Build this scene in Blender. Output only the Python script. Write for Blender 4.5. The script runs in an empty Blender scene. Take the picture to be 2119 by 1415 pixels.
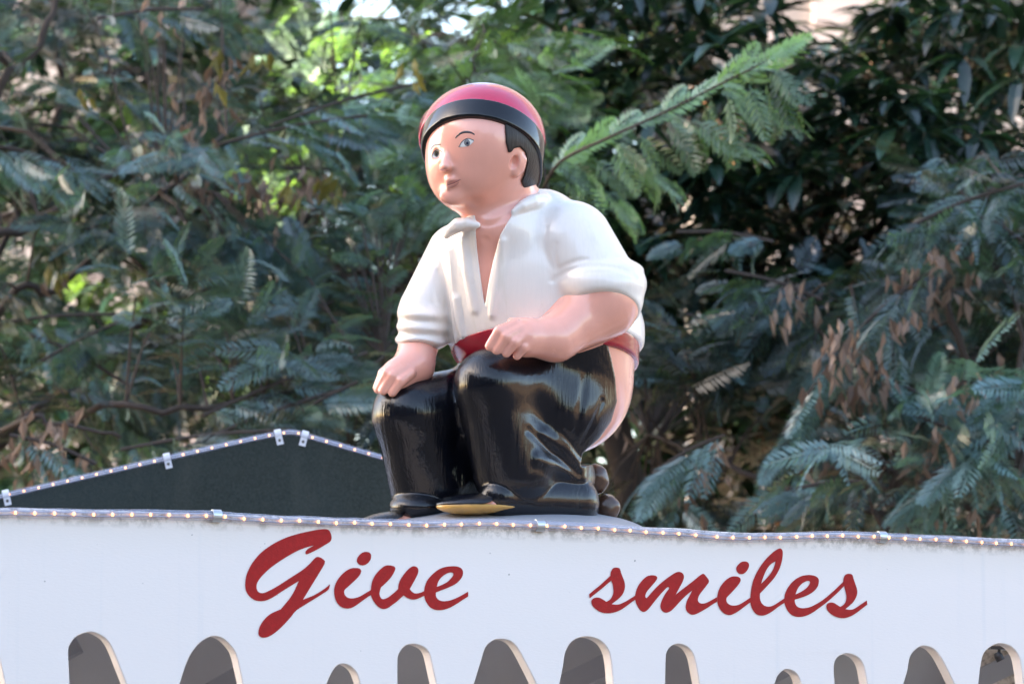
import bpy, math, random
import numpy as np
from mathutils import Vector, Matrix
from mathutils.bvhtree import BVHTree
from mathutils.geometry import tessellate_polygon

sc = bpy.context.scene
C = sc.collection
R = math.radians
rnd = random.Random(11)
rng = np.random.default_rng(5)

# ------------------------------------------------------------------ camera
PX = 0.00065                      # metres per photo pixel at the statue
DIST = 5.0
PITCH = math.atan(942 * PX / DIST)
cam_d = bpy.data.cameras.new('camera')
cam = bpy.data.objects.new('camera', cam_d)
C.objects.link(cam)
sc.camera = cam
cam.location = (0, -DIST, 1.6)
cam.rotation_euler = (R(90) + PITCH, 0, 0)
cam_d.sensor_width = 36
cam_d.lens = 36 * DIST / (2119 * PX)
cam_d.clip_end = 2000
cam_d.dof.use_dof = True
cam_d.dof.focus_distance = DIST - 0.1
cam_d.dof.aperture_fstop = 9.5
cam_d.dof.aperture_blades = 9

# ------------------------------------------------------------------ sky, sun, exposure
SUN_EL, SUN_AZ = R(23), R(-98)     # azimuth from +Y (away from the camera) towards +X
w = bpy.data.worlds.new('World')
sc.world = w
w.use_nodes = True
wn = w.node_tree.nodes
sky = wn.new('ShaderNodeTexSky')
sky.sky_type = 'NISHITA'
sky.sun_disc = False
sky.sun_elevation = SUN_EL
sky.sun_rotation = SUN_AZ % (2 * math.pi)
sky.air_density = 1.0
sky.dust_density = 1.6
sky.ozone_density = 2.6
w.node_tree.links.new(sky.outputs[0], wn['Background'].inputs[0])
wn['Background'].inputs[1].default_value = 0.15
sd = bpy.data.lights.new('sun', 'SUN')
sd.energy = 4.8
sd.angle = R(0.5)
sd.color = (1, 0.93, 0.82)
sun = bpy.data.objects.new('sun', sd)
C.objects.link(sun)
sdir = Vector((math.sin(SUN_AZ) * math.cos(SUN_EL), math.cos(SUN_AZ) * math.cos(SUN_EL), math.sin(SUN_EL)))
sun.rotation_euler = sdir.to_track_quat('Z', 'Y').to_euler()
sc.view_settings.view_transform = 'Standard'
sc.view_settings.look = 'None'
sc.view_settings.gamma = 1
sc.view_settings.use_curve_mapping = False
sc.view_settings.exposure = 2.78
sc.view_settings.use_white_balance = True
sc.view_settings.white_balance_temperature = 8000
sc.view_settings.white_balance_tint = 14
sc.cycles.use_denoising = True
sc.cycles.max_bounces = 8
sc.cycles.transparent_max_bounces = 16

# ------------------------------------------------------------------ geometry of the view (design helpers)
CAMP = np.array([0, -DIST, 1.6])
RX = np.array([1.0, 0, 0])
UP = np.array([0, -math.sin(PITCH), math.cos(PITCH)])
FW = np.array([0, math.cos(PITCH), math.sin(PITCH)])
FOC = CAMP + FW * DIST


def at(px, py, Y):
    """world point on the plane y = Y seen at photo pixel px, py"""
    d = FW * DIST + RX * ((px - 1059.5) * PX) + UP * ((707.5 - py) * PX)
    t = (Y + DIST) / d[1]
    return CAMP + d * t


YAW = R(24.8)
BDIR = np.array([math.cos(YAW), math.sin(YAW), 0])
BN = np.array([math.sin(YAW), -math.cos(YAW), 0])       # board normal, towards the camera
BP0 = np.array([0, -0.25, 0])


def on_board(px, py, off=0.0):
    d = FW * DIST + RX * ((px - 1059.5) * PX) + UP * ((707.5 - py) * PX)
    t = np.dot(BP0 + BN * off - CAMP, BN) / np.dot(d, BN)
    return CAMP + d * t


def W(p):
    """statue design space (right, down, towards viewer; photo pixels) to world"""
    p = np.asarray(p, dtype=float)
    return FOC + PX * ((p[..., 0:1] - 1059.5) * RX + (707.5 - p[..., 1:2]) * UP - p[..., 2:3] * FW)


# ------------------------------------------------------------------ object helpers
def tag(o, label=None, cat=None, group=None, kind=None):
    if label: o['label'] = label
    if cat: o['category'] = cat
    if group: o['group'] = group
    if kind: o['kind'] = kind
    return o


def empty(name, loc, label=None, cat=None, group=None, kind=None):
    o = bpy.data.objects.new(name, None)
    C.objects.link(o)
    o.location = Vector(loc)
    o.empty_display_size = 0.05
    return tag(o, label, cat, group, kind)


def mesh(name, verts, faces, mat, parent=None, smooth=False, local=False):
    """verts in world space; parent assumed unrotated"""
    me = bpy.data.meshes.new(name)
    v = np.asarray(verts, dtype=float)
    if parent is not None and not local:
        off = Vector((0, 0, 0))
        q = parent
        while q is not None:
            off += q.location
            q = q.parent
        v = v - np.array(off)
    me.from_pydata(v.tolist(), [], faces if isinstance(faces, list) else faces.tolist())
    if mat: me.materials.append(mat)
    if smooth:
        me.polygons.foreach_set('use_smooth', [True] * len(me.polygons))
    me.update()
    o = bpy.data.objects.new(name, me)
    C.objects.link(o)
    if parent is not None: o.parent = parent
    return o


def link_mesh(name, me, parent, loc, rot=None, scale=1):
    o = bpy.data.objects.new(name, me)
    C.objects.link(o)
    o.parent = parent
    if rot is not None:
        o.matrix_basis = Matrix.Translation(Vector(loc)) @ rot.to_4x4() @ Matrix.Scale(scale, 4)
    else:
        o.location = Vector(loc)
        o.scale = (scale,) * 3
    return o


def box_vf(c, s, M=None):
    c = np.array(c, float); s = np.array(s, float) / 2
    v = np.array([[x, y, z] for x in (-1, 1) for y in (-1, 1) for z in (-1, 1)], float) * s
    if M is not None: v = v @ np.array(M).T
    v = v + c
    f = [[0, 1, 3, 2], [4, 6, 7, 5], [0, 4, 5, 1], [2, 3, 7, 6], [0, 2, 6, 4], [1, 5, 7, 3]]
    return v.tolist(), f


class MB:
    def __init__(s): s.v = []; s.f = []
    def add(s, v, f):
        n = len(s.v)
        s.v += [list(map(float, q)) for q in v]
        s.f += [[i + n for i in q] for q in f]
    def box(s, c, d, M=None): s.add(*box_vf(c, d, M))
    def tube(s, pts, rad, n=8, caps=True):
        v, f = tube_vf(pts, rad, n, caps); s.add(v, f)
    def build(s, name, mat, parent=None, smooth=False):
        return mesh(name, s.v, s.f, mat, parent, smooth)


def tube_vf(pts, rad, n=8, caps=True):
    pts = np.array(pts, float)
    m = len(pts)
    if np.isscalar(rad): rad = [rad] * m
    t = np.gradient(pts, axis=0)
    t /= np.linalg.norm(t, axis=1)[:, None] + 1e-12
    ref = np.array([0, 0, 1.0]) if abs(t[0][2]) < 0.9 else np.array([1.0, 0, 0])
    u = np.cross(t[0], ref); u /= np.linalg.norm(u)
    v = []; f = []
    for i in range(m):
        u = u - t[i] * np.dot(u, t[i]); u /= np.linalg.norm(u) + 1e-12
        w_ = np.cross(t[i], u)
        for k in range(n):
            a = 2 * math.pi * k / n
            v.append(pts[i] + rad[i] * (math.cos(a) * u + math.sin(a) * w_))
    for i in range(m - 1):
        for k in range(n):
            a = i * n + k; b = i * n + (k + 1) % n
            f.append([a, b, b + n, a + n])
    if caps:
        f.append(list(range(n))[::-1])
        f.append([(m - 1) * n + k for k in range(n)])
    return v, f


def catmull(pts, n=6, closed=False):
    """pts: (x, y[, ...]); entries flagged as corners with a trailing 'c' break the smoothness"""
    P = [np.array([q for q in p if not isinstance(q, str)], float) for p in pts]
    cr = [isinstance(p[-1], str) for p in pts]
    m = len(P); out = []
    rngi = range(m if closed else m - 1)
    for i in rngi:
        p1, p2 = P[i], P[(i + 1) % m]
        p0 = P[i - 1] if (closed or i > 0) else p1
        p3 = P[(i + 2) % m] if (closed or i + 2 < m) else p2
        if cr[i]: p0 = 2 * p1 - p2 if False else p1
        if cr[(i + 1) % m]: p3 = p2
        for k in range(n):
            t = k / n
            out.append(0.5 * ((2 * p1) + (p2 - p0) * t + (2 * p0 - 5 * p1 + 4 * p2 - p3) * t * t + (-p0 + 3 * p1 - 3 * p2 + p3) * t ** 3))
    if not closed: out.append(P[-1])
    return np.array(out)


# ------------------------------------------------------------------ materials
class NT:
    def __init__(s, name):
        s.m = bpy.data.materials.new(name); s.m.use_nodes = True
        s.t = s.m.node_tree; s.n = s.t.nodes; s.b = s.n['Principled BSDF']; s.out = s.n['Material Output']
    def node(s, typ, **kw):
        n = s.n.new(typ)
        for k, v in kw.items():
            if k in n.inputs: n.inputs[k].default_value = v
            else: setattr(n, k, v)
        return n
    def link(s, a, b): s.t.links.new(a, b)
    def coords(s, scale=(1, 1, 1), rot=(0, 0, 0), kind='Object'):
        tc = s.node('ShaderNodeTexCoord'); mp = s.node('ShaderNodeMapping')
        mp.inputs['Scale'].default_value = scale; mp.inputs['Rotation'].default_value = rot
        s.link(tc.outputs[kind], mp.inputs['Vector']); return mp.outputs[0]
    def noise(s, vec, scale, detail=4, rough=0.55):
        n = s.node('ShaderNodeTexNoise'); n.inputs['Scale'].default_value = scale
        n.inputs['Detail'].default_value = detail; n.inputs['Roughness'].default_value = rough
        s.link(vec, n.inputs['Vector']); return n.outputs['Fac']
    def ramp(s, fac, stops):
        n = s.node('ShaderNodeValToRGB'); e = n.color_ramp.elements
        while len(e) < len(stops): e.new(0.5)
        for q, (p, c) in zip(e, stops):
            q.position = p; q.color = c if len(c) == 4 else (*c, 1)
        s.link(fac, n.inputs[0]); return n.outputs[0]
    def mix(s, fac, a, b, mode='MIX'):
        n = s.node('ShaderNodeMix', data_type='RGBA', blend_type=mode)
        for i, q in ((0, fac), (6, a), (7, b)):
            if hasattr(q, 'is_output'): s.link(q, n.inputs[i])
            else: n.inputs[i].default_value = q if i == 0 else ((*q, 1) if len(q) == 3 else q)
        return n.outputs[2]
    def bump(s, h, strength, dist=0.001, normal=None):
        n = s.node('ShaderNodeBump'); n.inputs['Strength'].default_value = strength; n.inputs['Distance'].default_value = dist
        s.link(h, n.inputs['Height'])
        if normal is not None: s.link(normal, n.inputs['Normal'])
        return n.outputs[0]


def paint(name, col, rough=0.18, coat=0.5, streak=0.3, streak_scale=(90, 90, 9), var=0.08, fine=0.15, crough=0.06, specks=None, stain=None, spec=0.35):
    """brushed enamel paint on cast resin"""
    t = NT(name)
    v = t.coords(streak_scale)
    n1 = t.noise(v, 1.0, 3)
    v2 = t.coords()
    n2 = t.noise(v2, 14, 4)
    n3 = t.noise(v2, 420, 2)
    c2 = tuple(x * (1 - var * 2.2) for x in col); c3 = tuple(min(1, x * (1 + var)) for x in col)
    c = t.mix(n2, c2, c3)
    c = t.mix(0.35, c, t.ramp(n1, [(0.3, c2), (0.7, c3)]))
    if specks:
        n4 = t.noise(v2, 260, 2)
        f = t.ramp(n4, [(0.74, (0, 0, 0)), (0.8, (1, 1, 1))])
        c = t.mix(f, c, specks)
    if stain:
        sn = t.noise(t.coords((55, 55, 5)), 1.0, 4)
        c = t.mix(t.ramp(sn, [(0.56, (0, 0, 0)), (0.78, (0.5,) * 3)]), c, stain)
    t.link(c, t.b.inputs['Base Color'])
    r = t.ramp(n2, [(0.3, (rough * 0.8,) * 3), (0.75, (rough * 1.4,) * 3)])
    t.link(r, t.b.inputs['Roughness'])
    t.b.inputs['Coat Weight'].default_value = coat
    t.b.inputs['Coat Roughness'].default_value = crough
    b = t.bump(n1, streak, 0.0012)
    b = t.bump(n3, fine, 0.0004, b)
    t.link(b, t.b.inputs['Normal'])
    t.link(b, t.b.inputs['Coat Normal'])
    t.b.inputs['Specular IOR Level'].default_value = spec
    return t.m


def simple(name, col, rough=0.5, metal=0, coat=0, nscale=20, var=0.15, bump=0.1, bscale=200, spec=0.5):
    t = NT(name)
    v = t.coords()
    n = t.noise(v, nscale, 5)
    c = t.mix(n, tuple(x * (1 - var) for x in col), tuple(min(1, x * (1 + var)) for x in col))
    t.link(c, t.b.inputs['Base Color'])
    t.b.inputs['Roughness'].default_value = rough
    t.b.inputs['Metallic'].default_value = metal
    t.b.inputs['Coat Weight'].default_value = coat
    t.b.inputs['Specular IOR Level'].default_value = spec
    if bump:
        t.link(t.bump(t.noise(v, bscale, 3), bump, 0.001), t.b.inputs['Normal'])
    return t.m


M = {}
M['skin'] = paint('painted_skin', (0.95, 0.425, 0.325), 0.22, 0.8, 0.08, (110, 110, 30), 0.025, 0.12, 0.12)
M['shirt'] = paint('painted_shirt', (0.90, 0.81, 0.74), 0.3, 0.9, 0.22, (260, 260, 22), 0.03, 0.15, 0.1, stain=(0.66, 0.58, 0.44))
M['cap'] = paint('painted_cap', (0.60, 0.018, 0.07), 0.2, 0.9, 0.15, (40, 90, 40), 0.1, 0.25, 0.12)
M['band'] = paint('painted_band', (0.006, 0.007, 0.010), 0.1, 0.75, 0.2, (60, 60, 60), 0.1, 0.3, 0.04, spec=0.12)
M['black'] = paint('painted_trousers', (0.006, 0.007, 0.011), 0.12, 0.65, 0.55, (420, 420, 16), 0.1, 0.25, 0.05, specks=(0.06, 0.055, 0.05), spec=0.12, stain=(0.030, 0.029, 0.028))
M['sash'] = paint('painted_sash', (0.40, 0.010, 0.028), 0.2, 0.8, 0.35, (30, 30, 120), 0.15, 0.3, 0.12)
M['hair'] = paint('painted_hair', (0.02, 0.012, 0.010), 0.45, 0.1, 0.7, (300, 300, 30), 0.25, 0.2, 0.1)
M['yellow'] = paint('painted_sole', (0.62, 0.34, 0.09), 0.3, 0.5, 0.4, (60, 60, 60), 0.2, 0.3, 0.1)
M['brown'] = paint('painted_lump', (0.085, 0.04, 0.025), 0.3, 0.45, 0.25, (60, 60, 60), 0.25, 0.4, 0.05)
M['base'] = paint('painted_base', (0.34, 0.35, 0.38), 0.45, 0.15, 0.1, (20, 20, 20), 0.06, 0.2, 0.3)
M['eyewhite'] = paint('painted_eye_white', (0.8, 0.79, 0.77), 0.25, 0.6, 0.0, var=0.02)
M['iris'] = paint('painted_iris', (0.16, 0.17, 0.10), 0.25, 0.6, 0.0, var=0.15)
M['iris2'] = paint('painted_iris_grey', (0.20, 0.21, 0.22), 0.25, 0.6, 0.0, var=0.15)
M['pupil'] = paint('painted_pupil', (0.015, 0.02, 0.05), 0.25, 0.6, 0.0, var=0.02)
M['brow'] = paint('painted_brow', (0.035, 0.03, 0.035), 0.3, 0.5, 0.2, var=0.2)
M['lip'] = paint('painted_lip', (0.66, 0.25, 0.2), 0.3, 0.5, 0.0, var=0.05)
M['lipdark'] = paint('painted_mouth_line', (0.36, 0.10, 0.09), 0.3, 0.5, 0.0, var=0.05)


def board_mat():
    t = NT('white_painted_board')
    v = t.coords()
    fine = t.noise(t.coords((1, 1, 3.0)), 160, 3)
    big = t.noise(v, 3.5, 4)
    streak = t.noise(t.coords((60, 60, 1.3)), 1.0, 4)
    c = t.mix(big, (0.85, 0.765, 0.725), (0.88, 0.795, 0.755))
    c = t.mix(t.ramp(streak, [(0.60, (0, 0, 0)), (0.82, (0.35,) * 3)]), c, (0.66, 0.65, 0.66))
    # grime gathered under the light tube and a few dark specks
    tc = t.node('ShaderNodeTexCoord'); sp = t.node('ShaderNodeSeparateXYZ'); t.link(tc.outputs['Object'], sp.inputs[0])
    mr = t.node('ShaderNodeMapRange'); mr.inputs[1].default_value = -0.022; mr.inputs[2].default_value = -0.004
    t.link(sp.outputs['Z'], mr.inputs[0])
    gn = t.noise(v, 70, 5, 0.7)
    mm = t.node('ShaderNodeMath', operation='MULTIPLY')
    t.link(mr.outputs[0], mm.inputs[0]); t.link(t.ramp(gn, [(0.45, (0, 0, 0)), (0.6, (1, 1, 1))]), mm.inputs[1])
    c = t.mix(mm.outputs[0], c, (0.16, 0.12, 0.09))
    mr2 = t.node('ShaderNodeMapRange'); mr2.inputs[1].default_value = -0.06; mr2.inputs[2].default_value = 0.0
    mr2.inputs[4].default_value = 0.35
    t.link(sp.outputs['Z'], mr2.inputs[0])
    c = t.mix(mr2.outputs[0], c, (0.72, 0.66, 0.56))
    sk = t.noise(v, 130, 2, 0.4)
    c = t.mix(t.ramp(sk, [(0.79, (0, 0, 0)), (0.80, (0.6,) * 3)]), c, (0.12, 0.1, 0.09))
    t.link(c, t.b.inputs['Base Color'])
    t.b.inputs['Roughness'].default_value = 0.42
    t.link(t.bump(fine, 0.25, 0.0006), t.b.inputs['Normal'])
    return t.m


M['board'] = board_mat()
M['red_vinyl'] = simple('red_lettering', (0.41, 0.006, 0.006), 0.5, 0, 0, 160, 0.3, 0.3, 500, 0.25)
def gable_mat():
    t = NT('dark_gable_sheet')
    v = t.coords()
    a = t.noise(v, 2.2, 3); b_ = t.noise(v, 240, 3, 0.7); d = t.noise(t.coords((6, 6, 1.2)), 3, 4)
    c = t.mix(t.ramp(a, [(0.38, (0, 0, 0)), (0.62, (1, 1, 1))]), (0.011, 0.016, 0.013), (0.016, 0.026, 0.026))
    c = t.mix(t.ramp(b_, [(0.35, (0, 0, 0)), (0.75, (0.8,) * 3)]), c, (0.032, 0.040, 0.034))
    c = t.mix(t.ramp(d, [(0.55, (0, 0, 0)), (0.75, (0.4,) * 3)]), c, (0.042, 0.046, 0.038))
    t.link(c, t.b.inputs['Base Color'])
    t.b.inputs['Roughness'].default_value = 0.5
    t.b.inputs['Specular IOR Level'].default_value = 0.2
    t.link(t.bump(b_, 0.5, 0.001), t.b.inputs['Normal'])
    return t.m


M['gable'] = gable_mat()
M['soffit'] = simple('beige_board', (0.66, 0.67, 0.71), 0.6, 0, 0, 12, 0.12, 0.15, 80)
M['soffit2'] = simple('grey_rafter', (0.36, 0.37, 0.42), 0.6, 0, 0, 12, 0.12, 0.15, 80)
M['metal'] = simple('zinc_clip', (0.55, 0.58, 0.60), 0.35, 0.8, 0, 60, 0.2, 0.2, 300)
M['cliplastic'] = simple('clear_clip', (0.62, 0.63, 0.66), 0.25, 0, 0.3, 60, 0.1, 0.1, 300)
M['screw'] = simple('screw_head', (0.12, 0.11, 0.10), 0.4, 0.7)
M['wire'] = simple('wire', (0.45, 0.47, 0.55), 0.4)
M['lampblack'] = simple('black_lamp', (0.015, 0.015, 0.017), 0.4)


def tube_mat():
    t = NT('clear_light_tube')
    t.b.inputs['Base Color'].default_value = (0.42, 0.47, 0.62, 1)
    t.b.inputs['Roughness'].default_value = 0.10
    t.b.inputs['Alpha'].default_value = 0.3
    t.b.inputs['Specular IOR Level'].default_value = 0.9
    t.b.inputs['Coat Weight'].default_value = 1
    return t.m


def emit_mat(name, col, s):
    t = NT(name)
    t.b.inputs['Base Color'].default_value = (*col, 1)
    t.b.inputs['Emission Color'].default_value = (*col, 1)
    t.b.inputs['Emission Strength'].default_value = s
    return t.m


M['tube'] = tube_mat()
M['bulb'] = emit_mat('warm_bulb', (1.0, 0.42, 0.14), 1.1)


def leaf_mat(name, a, b, trans, rough=0.38, tw=0.35):
    t = NT(name)
    at_ = t.node('ShaderNodeAttribute', attribute_name='tint')
    oi = t.node('ShaderNodeAttribute', attribute_name='tint', attribute_type='OBJECT')
    ad = t.node('ShaderNodeMath', operation='ADD'); t.link(at_.outputs['Fac'], ad.inputs[0]); t.link(oi.outputs['Fac'], ad.inputs[1])
    fr = t.node('ShaderNodeMath', operation='FRACT'); t.link(ad.outputs[0], fr.inputs[0])
    pw = t.node('ShaderNodeMath', operation='POWER'); t.link(fr.outputs[0], pw.inputs[0]); pw.inputs[1].default_value = 2.3
    c = t.mix(pw.outputs[0], a, b)
    t.link(c, t.b.inputs['Base Color'])
    t.b.inputs['Roughness'].default_value = rough
    t.b.inputs['Specular IOR Level'].default_value = 0.7
    t.b.inputs['Coat Weight'].default_value = 0.1
    t.b.inputs['Coat Roughness'].default_value = 0.2
    tr = t.node('ShaderNodeBsdfTranslucent')
    t.link(t.mix(pw.outputs[0], tuple(x * 0.3 for x in trans), tuple(min(1, x * 1.6) for x in trans)), tr.inputs['Color'])
    mx = t.node('ShaderNodeMixShader'); mx.inputs[0].default_value = tw
    t.link(t.b.outputs[0], mx.inputs[1]); t.link(tr.outputs[0], mx.inputs[2]); t.link(mx.outputs[0], t.out.inputs[0])
    return t.m


M['frond'] = leaf_mat('feathery_leaf', (0.002, 0.013, 0.011), (0.13, 0.245, 0.27), (0.11, 0.26, 0.05), 0.3, 0.2)
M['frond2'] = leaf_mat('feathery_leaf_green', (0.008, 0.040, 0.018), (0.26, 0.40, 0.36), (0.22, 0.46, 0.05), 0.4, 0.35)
M['broad'] = leaf_mat('broad_leaf', (0.005, 0.020, 0.014), (0.026, 0.078, 0.055), (0.05, 0.13, 0.03), 0.28, 0.2)
M['dry'] = leaf_mat('dry_pod', (0.26, 0.17, 0.12), (0.56, 0.42, 0.34), (0.3, 0.2, 0.12), 0.6, 0.2)
M['yleaf'] = leaf_mat('yellow_leaf', (0.30, 0.26, 0.06), (0.42, 0.38, 0.15), (0.4, 0.33, 0.06), 0.5, 0.4)
M['bark'] = simple('bark', (0.05, 0.036, 0.03), 0.85, 0, 0, 30, 0.4, 0.6, 60)
M['bark2'] = simple('orange_bark', (0.26, 0.125, 0.06), 0.8, 0, 0, 14, 0.35, 0.6, 60)
M['stone'] = simple('pale_stone', (0.36, 0.33, 0.33), 0.85, 0, 0, 2.0, 0.2, 0.5, 12)
M['stone2'] = simple('pinkish_stone', (0.40, 0.345, 0.345), 0.85, 0, 0, 2.0, 0.2, 0.5, 12)
M['mortar'] = simple('mortar', (0.22, 0.2, 0.2), 0.9)
M['plaza'] = simple('plaza_paving', (0.17, 0.125, 0.085), 0.8, 0, 0, 0.8, 0.12, 0.3, 20)
M['facade'] = simple('ochre_facade', (0.20, 0.14, 0.09), 0.85, 0, 0, 0.6, 0.25, 0.3, 10)
M['facade2'] = simple('brown_facade', (0.15, 0.115, 0.09), 0.85, 0, 0, 0.6, 0.25, 0.3, 10)
M['glass'] = simple('window_glass', (0.02, 0.025, 0.03), 0.1, 0, 0, 1, 0.1, 0)
#@@SETTING
# ------------------------------------------------------------------ ground and buildings
v, f = box_vf((0, 0, -0.05), (600, 600, 0.1))
tag(mesh('ground', v, f, M['plaza']), kind='structure')


def building(name, x0, x1, y0, y1, h, mat, label, face, cols, rows, win=(1.1, 1.9)):
    """plain masonry block; windows on the side named by face"""
    root = empty(name, ((x0 + x1) / 2, (y0 + y1) / 2, 0), label, 'building')
    v, f = box_vf(((x0 + x1) / 2, (y0 + y1) / 2, h / 2), (x1 - x0, y1 - y0, h))
    mesh('wall', v, f, mat, root)
    v, f = box_vf(((x0 + x1) / 2, (y0 + y1) / 2, h + 0.2), (x1 - x0 + 0.6, y1 - y0 + 0.6, 0.4))
    mesh('cornice', v, f, mat, root)
    wm = None
    for i in range(cols):
        for j in range(rows):
            z = 2.2 + (h - 3.4) * (j + 0.2) / rows + win[1] / 2
            if face in '+y-y':
                x = x0 + (x1 - x0) * (i + 0.5) / cols
                y = y1 if face == '+y' else y0
                c = (x, y + (0.02 if face == '+y' else -0.02), z); s = (win[0], 0.08, win[1]); s2 = (win[0] + 0.3, 0.16, 0.12)
            else:
                y = y0 + (y1 - y0) * (i + 0.5) / cols
                x = x0 if face == '-x' else x1
                c = (x + (-0.02 if face == '-x' else 0.02), y, z); s = (0.08, win[0], win[1]); s2 = (0.16, win[0] + 0.3, 0.12)
            wo = mesh('window', *box_vf(c, s), M['glass'], root)
            mesh('sill', *box_vf((c[0], c[1], z - win[1] / 2 - 0.08), s2), mat, wo)
    return root


# across the square, behind the camera, and an unseen block added at the left to shade the stall
building('building', -26, -3, -30, -20, 9.5, M['facade'], 'ochre town house with rows of tall windows facing the stall across the square', '+y', 8, 4)
building('building', -1.5, 9, -32, -22, 7.5, M['facade2'], 'lower brown town house beside the ochre one across the square', '+y', 4, 3)
building('building', -30, -17, -27, 1.2, 11.8, M['facade2'], 'unseen brown block added at the left to keep the sun off the stall', '+x', 5, 3)
building("building", 30, 44, -24, 8, 5.5, M["facade2"], 'low brown block far along the right side of the square', '-x', 7, 2)


def stone_building(name, x0, x1, Y, h, label, view):
    root = empty(name, ((x0 + x1) / 2, Y + 4, 0), label, 'building')
    mesh('wall', *box_vf(((x0 + x1) / 2, Y + 4, h / 2), (x1 - x0, 8, h)), M['mortar'], root)
    # ashlar courses where the gaps in the leaves show them, each block its own piece
    xs, xe, z0, z1 = view
    ch = 0.27; z = z0; k = 0
    while z < z1:
        x = xs + rnd.uniform(-0.3, 0)
        while x < xe:
            wd = rnd.uniform(0.3, 0.62)
            if x > x0 and x + wd < x1:
                mesh('stone', *box_vf((x + wd / 2, Y - rnd.uniform(0.0, 0.02), z + ch / 2), (wd - 0.018, 0.08, ch - 0.018)),
                     M['stone'] if rnd.random() < 0.6 else M['stone2'], root)
                k += 1
            x += wd
        z += ch
    mb = MB()
    mb.box(((x0 + x1) / 2, Y + 0.0, (z1 + 0.02 + h) / 2), (x1 - x0 - 0.02, 0.06, h - z1 - 0.02))
    mb.box(((x0 + x1) / 2, Y + 0.0, (z0 - 0.02) / 2), (x1 - x0 - 0.02, 0.06, z0 - 0.02))
    o = mb.build('plain_masonry', M['stone'], root)
    return root


stone_building('stone_building', 0.9, 16, 13, 17, 'pale pinkish stone building showing through the leaves at the upper right', (0.95, 2.9, 3.2, 5.9))
stone_building('stone_building', -14, -1.45, 14, 16, 'pale stone building glimpsed through the leaves at the left edge', (-2.75, -1.5, 3.2, 5.9))
#@@STALL
# ------------------------------------------------------------------ the stall: cut-out board, lettering, light tubes
top_px = [(-260, 1052), (-120, 1052), (0, 1051), (60, 1051), (130, 1054), (240, 1056), (330, 1059), (447, 1062), (560, 1067), (660, 1071),
          (760, 1075), (880, 1079), (1000, 1079), (1116, 1082), (1200, 1086), (1300, 1090), (1400, 1092), (1470, 1098), (1560, 1102), (1650, 1102),
          (1760, 1102), (1830, 1105), (1960, 1109), (2119, 1115), (2300, 1119), (2480, 1124)]
# arched openings: (left x at 1415, left shoulder, top x, top y, right shoulder, right x at 1415)
arches = [
    [(-100, 1415), (-98, 1360), (-84, 1330), (-62, 1312), (-34, 1313), (-14, 1332), (-2, 1358), (11, 1415)],
    [(144, 1415), (143, 1383), (141.5, 1347), (145, 1333), (159, 1316), (188, 1307), (212, 1316), (226, 1330), (237, 1352), (248, 1380), (262, 1415)],
    [(372, 1415), (382, 1383), (394, 1355), (410, 1333), (430, 1319), (444, 1316), (460, 1320), (476, 1334), (488, 1352), (496, 1383), (503, 1415)],
    [(676, 1415), (686, 1392), (697, 1377), (711, 1373), (725, 1378), (738, 1392), (746, 1415)],
    [(823, 1415), (823, 1373), (825, 1354), (837, 1337), (854, 1332), (872, 1336), (887, 1349), (896, 1383), (903, 1415)],
    [(981, 1415), (995, 1370), (1005, 1339), (1020, 1325), (1036, 1322), (1054, 1325), (1070, 1339), (1089, 1373), (1110, 1415)],
    [(1158, 1415), (1165, 1381), (1171, 1347), (1186, 1325), (1210, 1317), (1235, 1321), (1254, 1336), (1264, 1362), (1269, 1415)],
    [(1377, 1415), (1378, 1370), (1380, 1349), (1390, 1336), (1406, 1332), (1424, 1339), (1436, 1357), (1443, 1388), (1448, 1415)],
    [(1603, 1415), (1610, 1397), (1622, 1386), (1634, 1385), (1647, 1392), (1654, 1403), (1658, 1415)],
    [(1728, 1415), (1726, 1379), (1732, 1361), (1746, 1353), (1761, 1353), (1777, 1361), (1788, 1379), (1795, 1415)],
    [(1870, 1415), (1878, 1388), (1884, 1357), (1898, 1341), (1912, 1336), (1930, 1341), (1945, 1357), (1961, 1386), (1975, 1415)],
    [(2025, 1415), (2030, 1375), (2037, 1350), (2053, 1336), (2071, 1331), (2093, 1338), (2108, 1357), (2115, 1388), (2118, 1415)],
    [(2190, 1415), (2196, 1390), (2210, 1375), (2225, 1370), (2240, 1376), (2254, 1390), (2262, 1415)]]
fr_px = [(p[0], p[1]) for p in catmull(top_px, 4)]
bot_y = 1600
lower = [(-260, bot_y)]
ends = []
for ar in arches:
    (x0_, y0_), (x1_, y1_) = ar[0], ar[1]
    sl_ = (x0_ - x1_) / max(8.0, y0_ - y1_)
    (x2_, y2_), (x3_, y3_) = ar[-1], ar[-2]
    sr_ = (x2_ - x3_) / max(8.0, y2_ - y3_)
    ends.append((max(-14.0, sl_ * 34), min(14.0, sr_ * 34)))
for i, ar in enumerate(arches):
    dl, dr = ends[i]
    seg = [(ar[0][0] + dl * 1.6, 1500)] if i else [(ar[0][0] + dl * 1.6, bot_y, 'c'), (ar[0][0] + dl * 1.6, 1500)]
    seg += [(ar[0][0] + dl, 1449)] + ar + [(ar[-1][0] + dr, 1449), (ar[-1][0] + dr * 1.6, 1500)]
    if i + 1 < len(arches):
        nx_ = arches[i + 1][0][0] + ends[i + 1][0] * 1.6; px_ = ar[-1][0] + dr * 1.6
        seg += [(px_ * 0.8 + nx_ * 0.2, 1530), ((px_ + nx_) / 2, 1542), (px_ * 0.2 + nx_ * 0.8, 1530)]
    else:
        seg += [(ar[-1][0] + dr * 1.6, bot_y, 'c')]
    lower_pts = seg if i == 0 else lower_pts + seg
lower += [tuple(a) for a in catmull(lower_pts, 4)]
lower += [(2480, bot_y)]
outline = fr_px + lower[::-1]
THK = 0.021
board_root_loc = on_board(1059, 1084)
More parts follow.
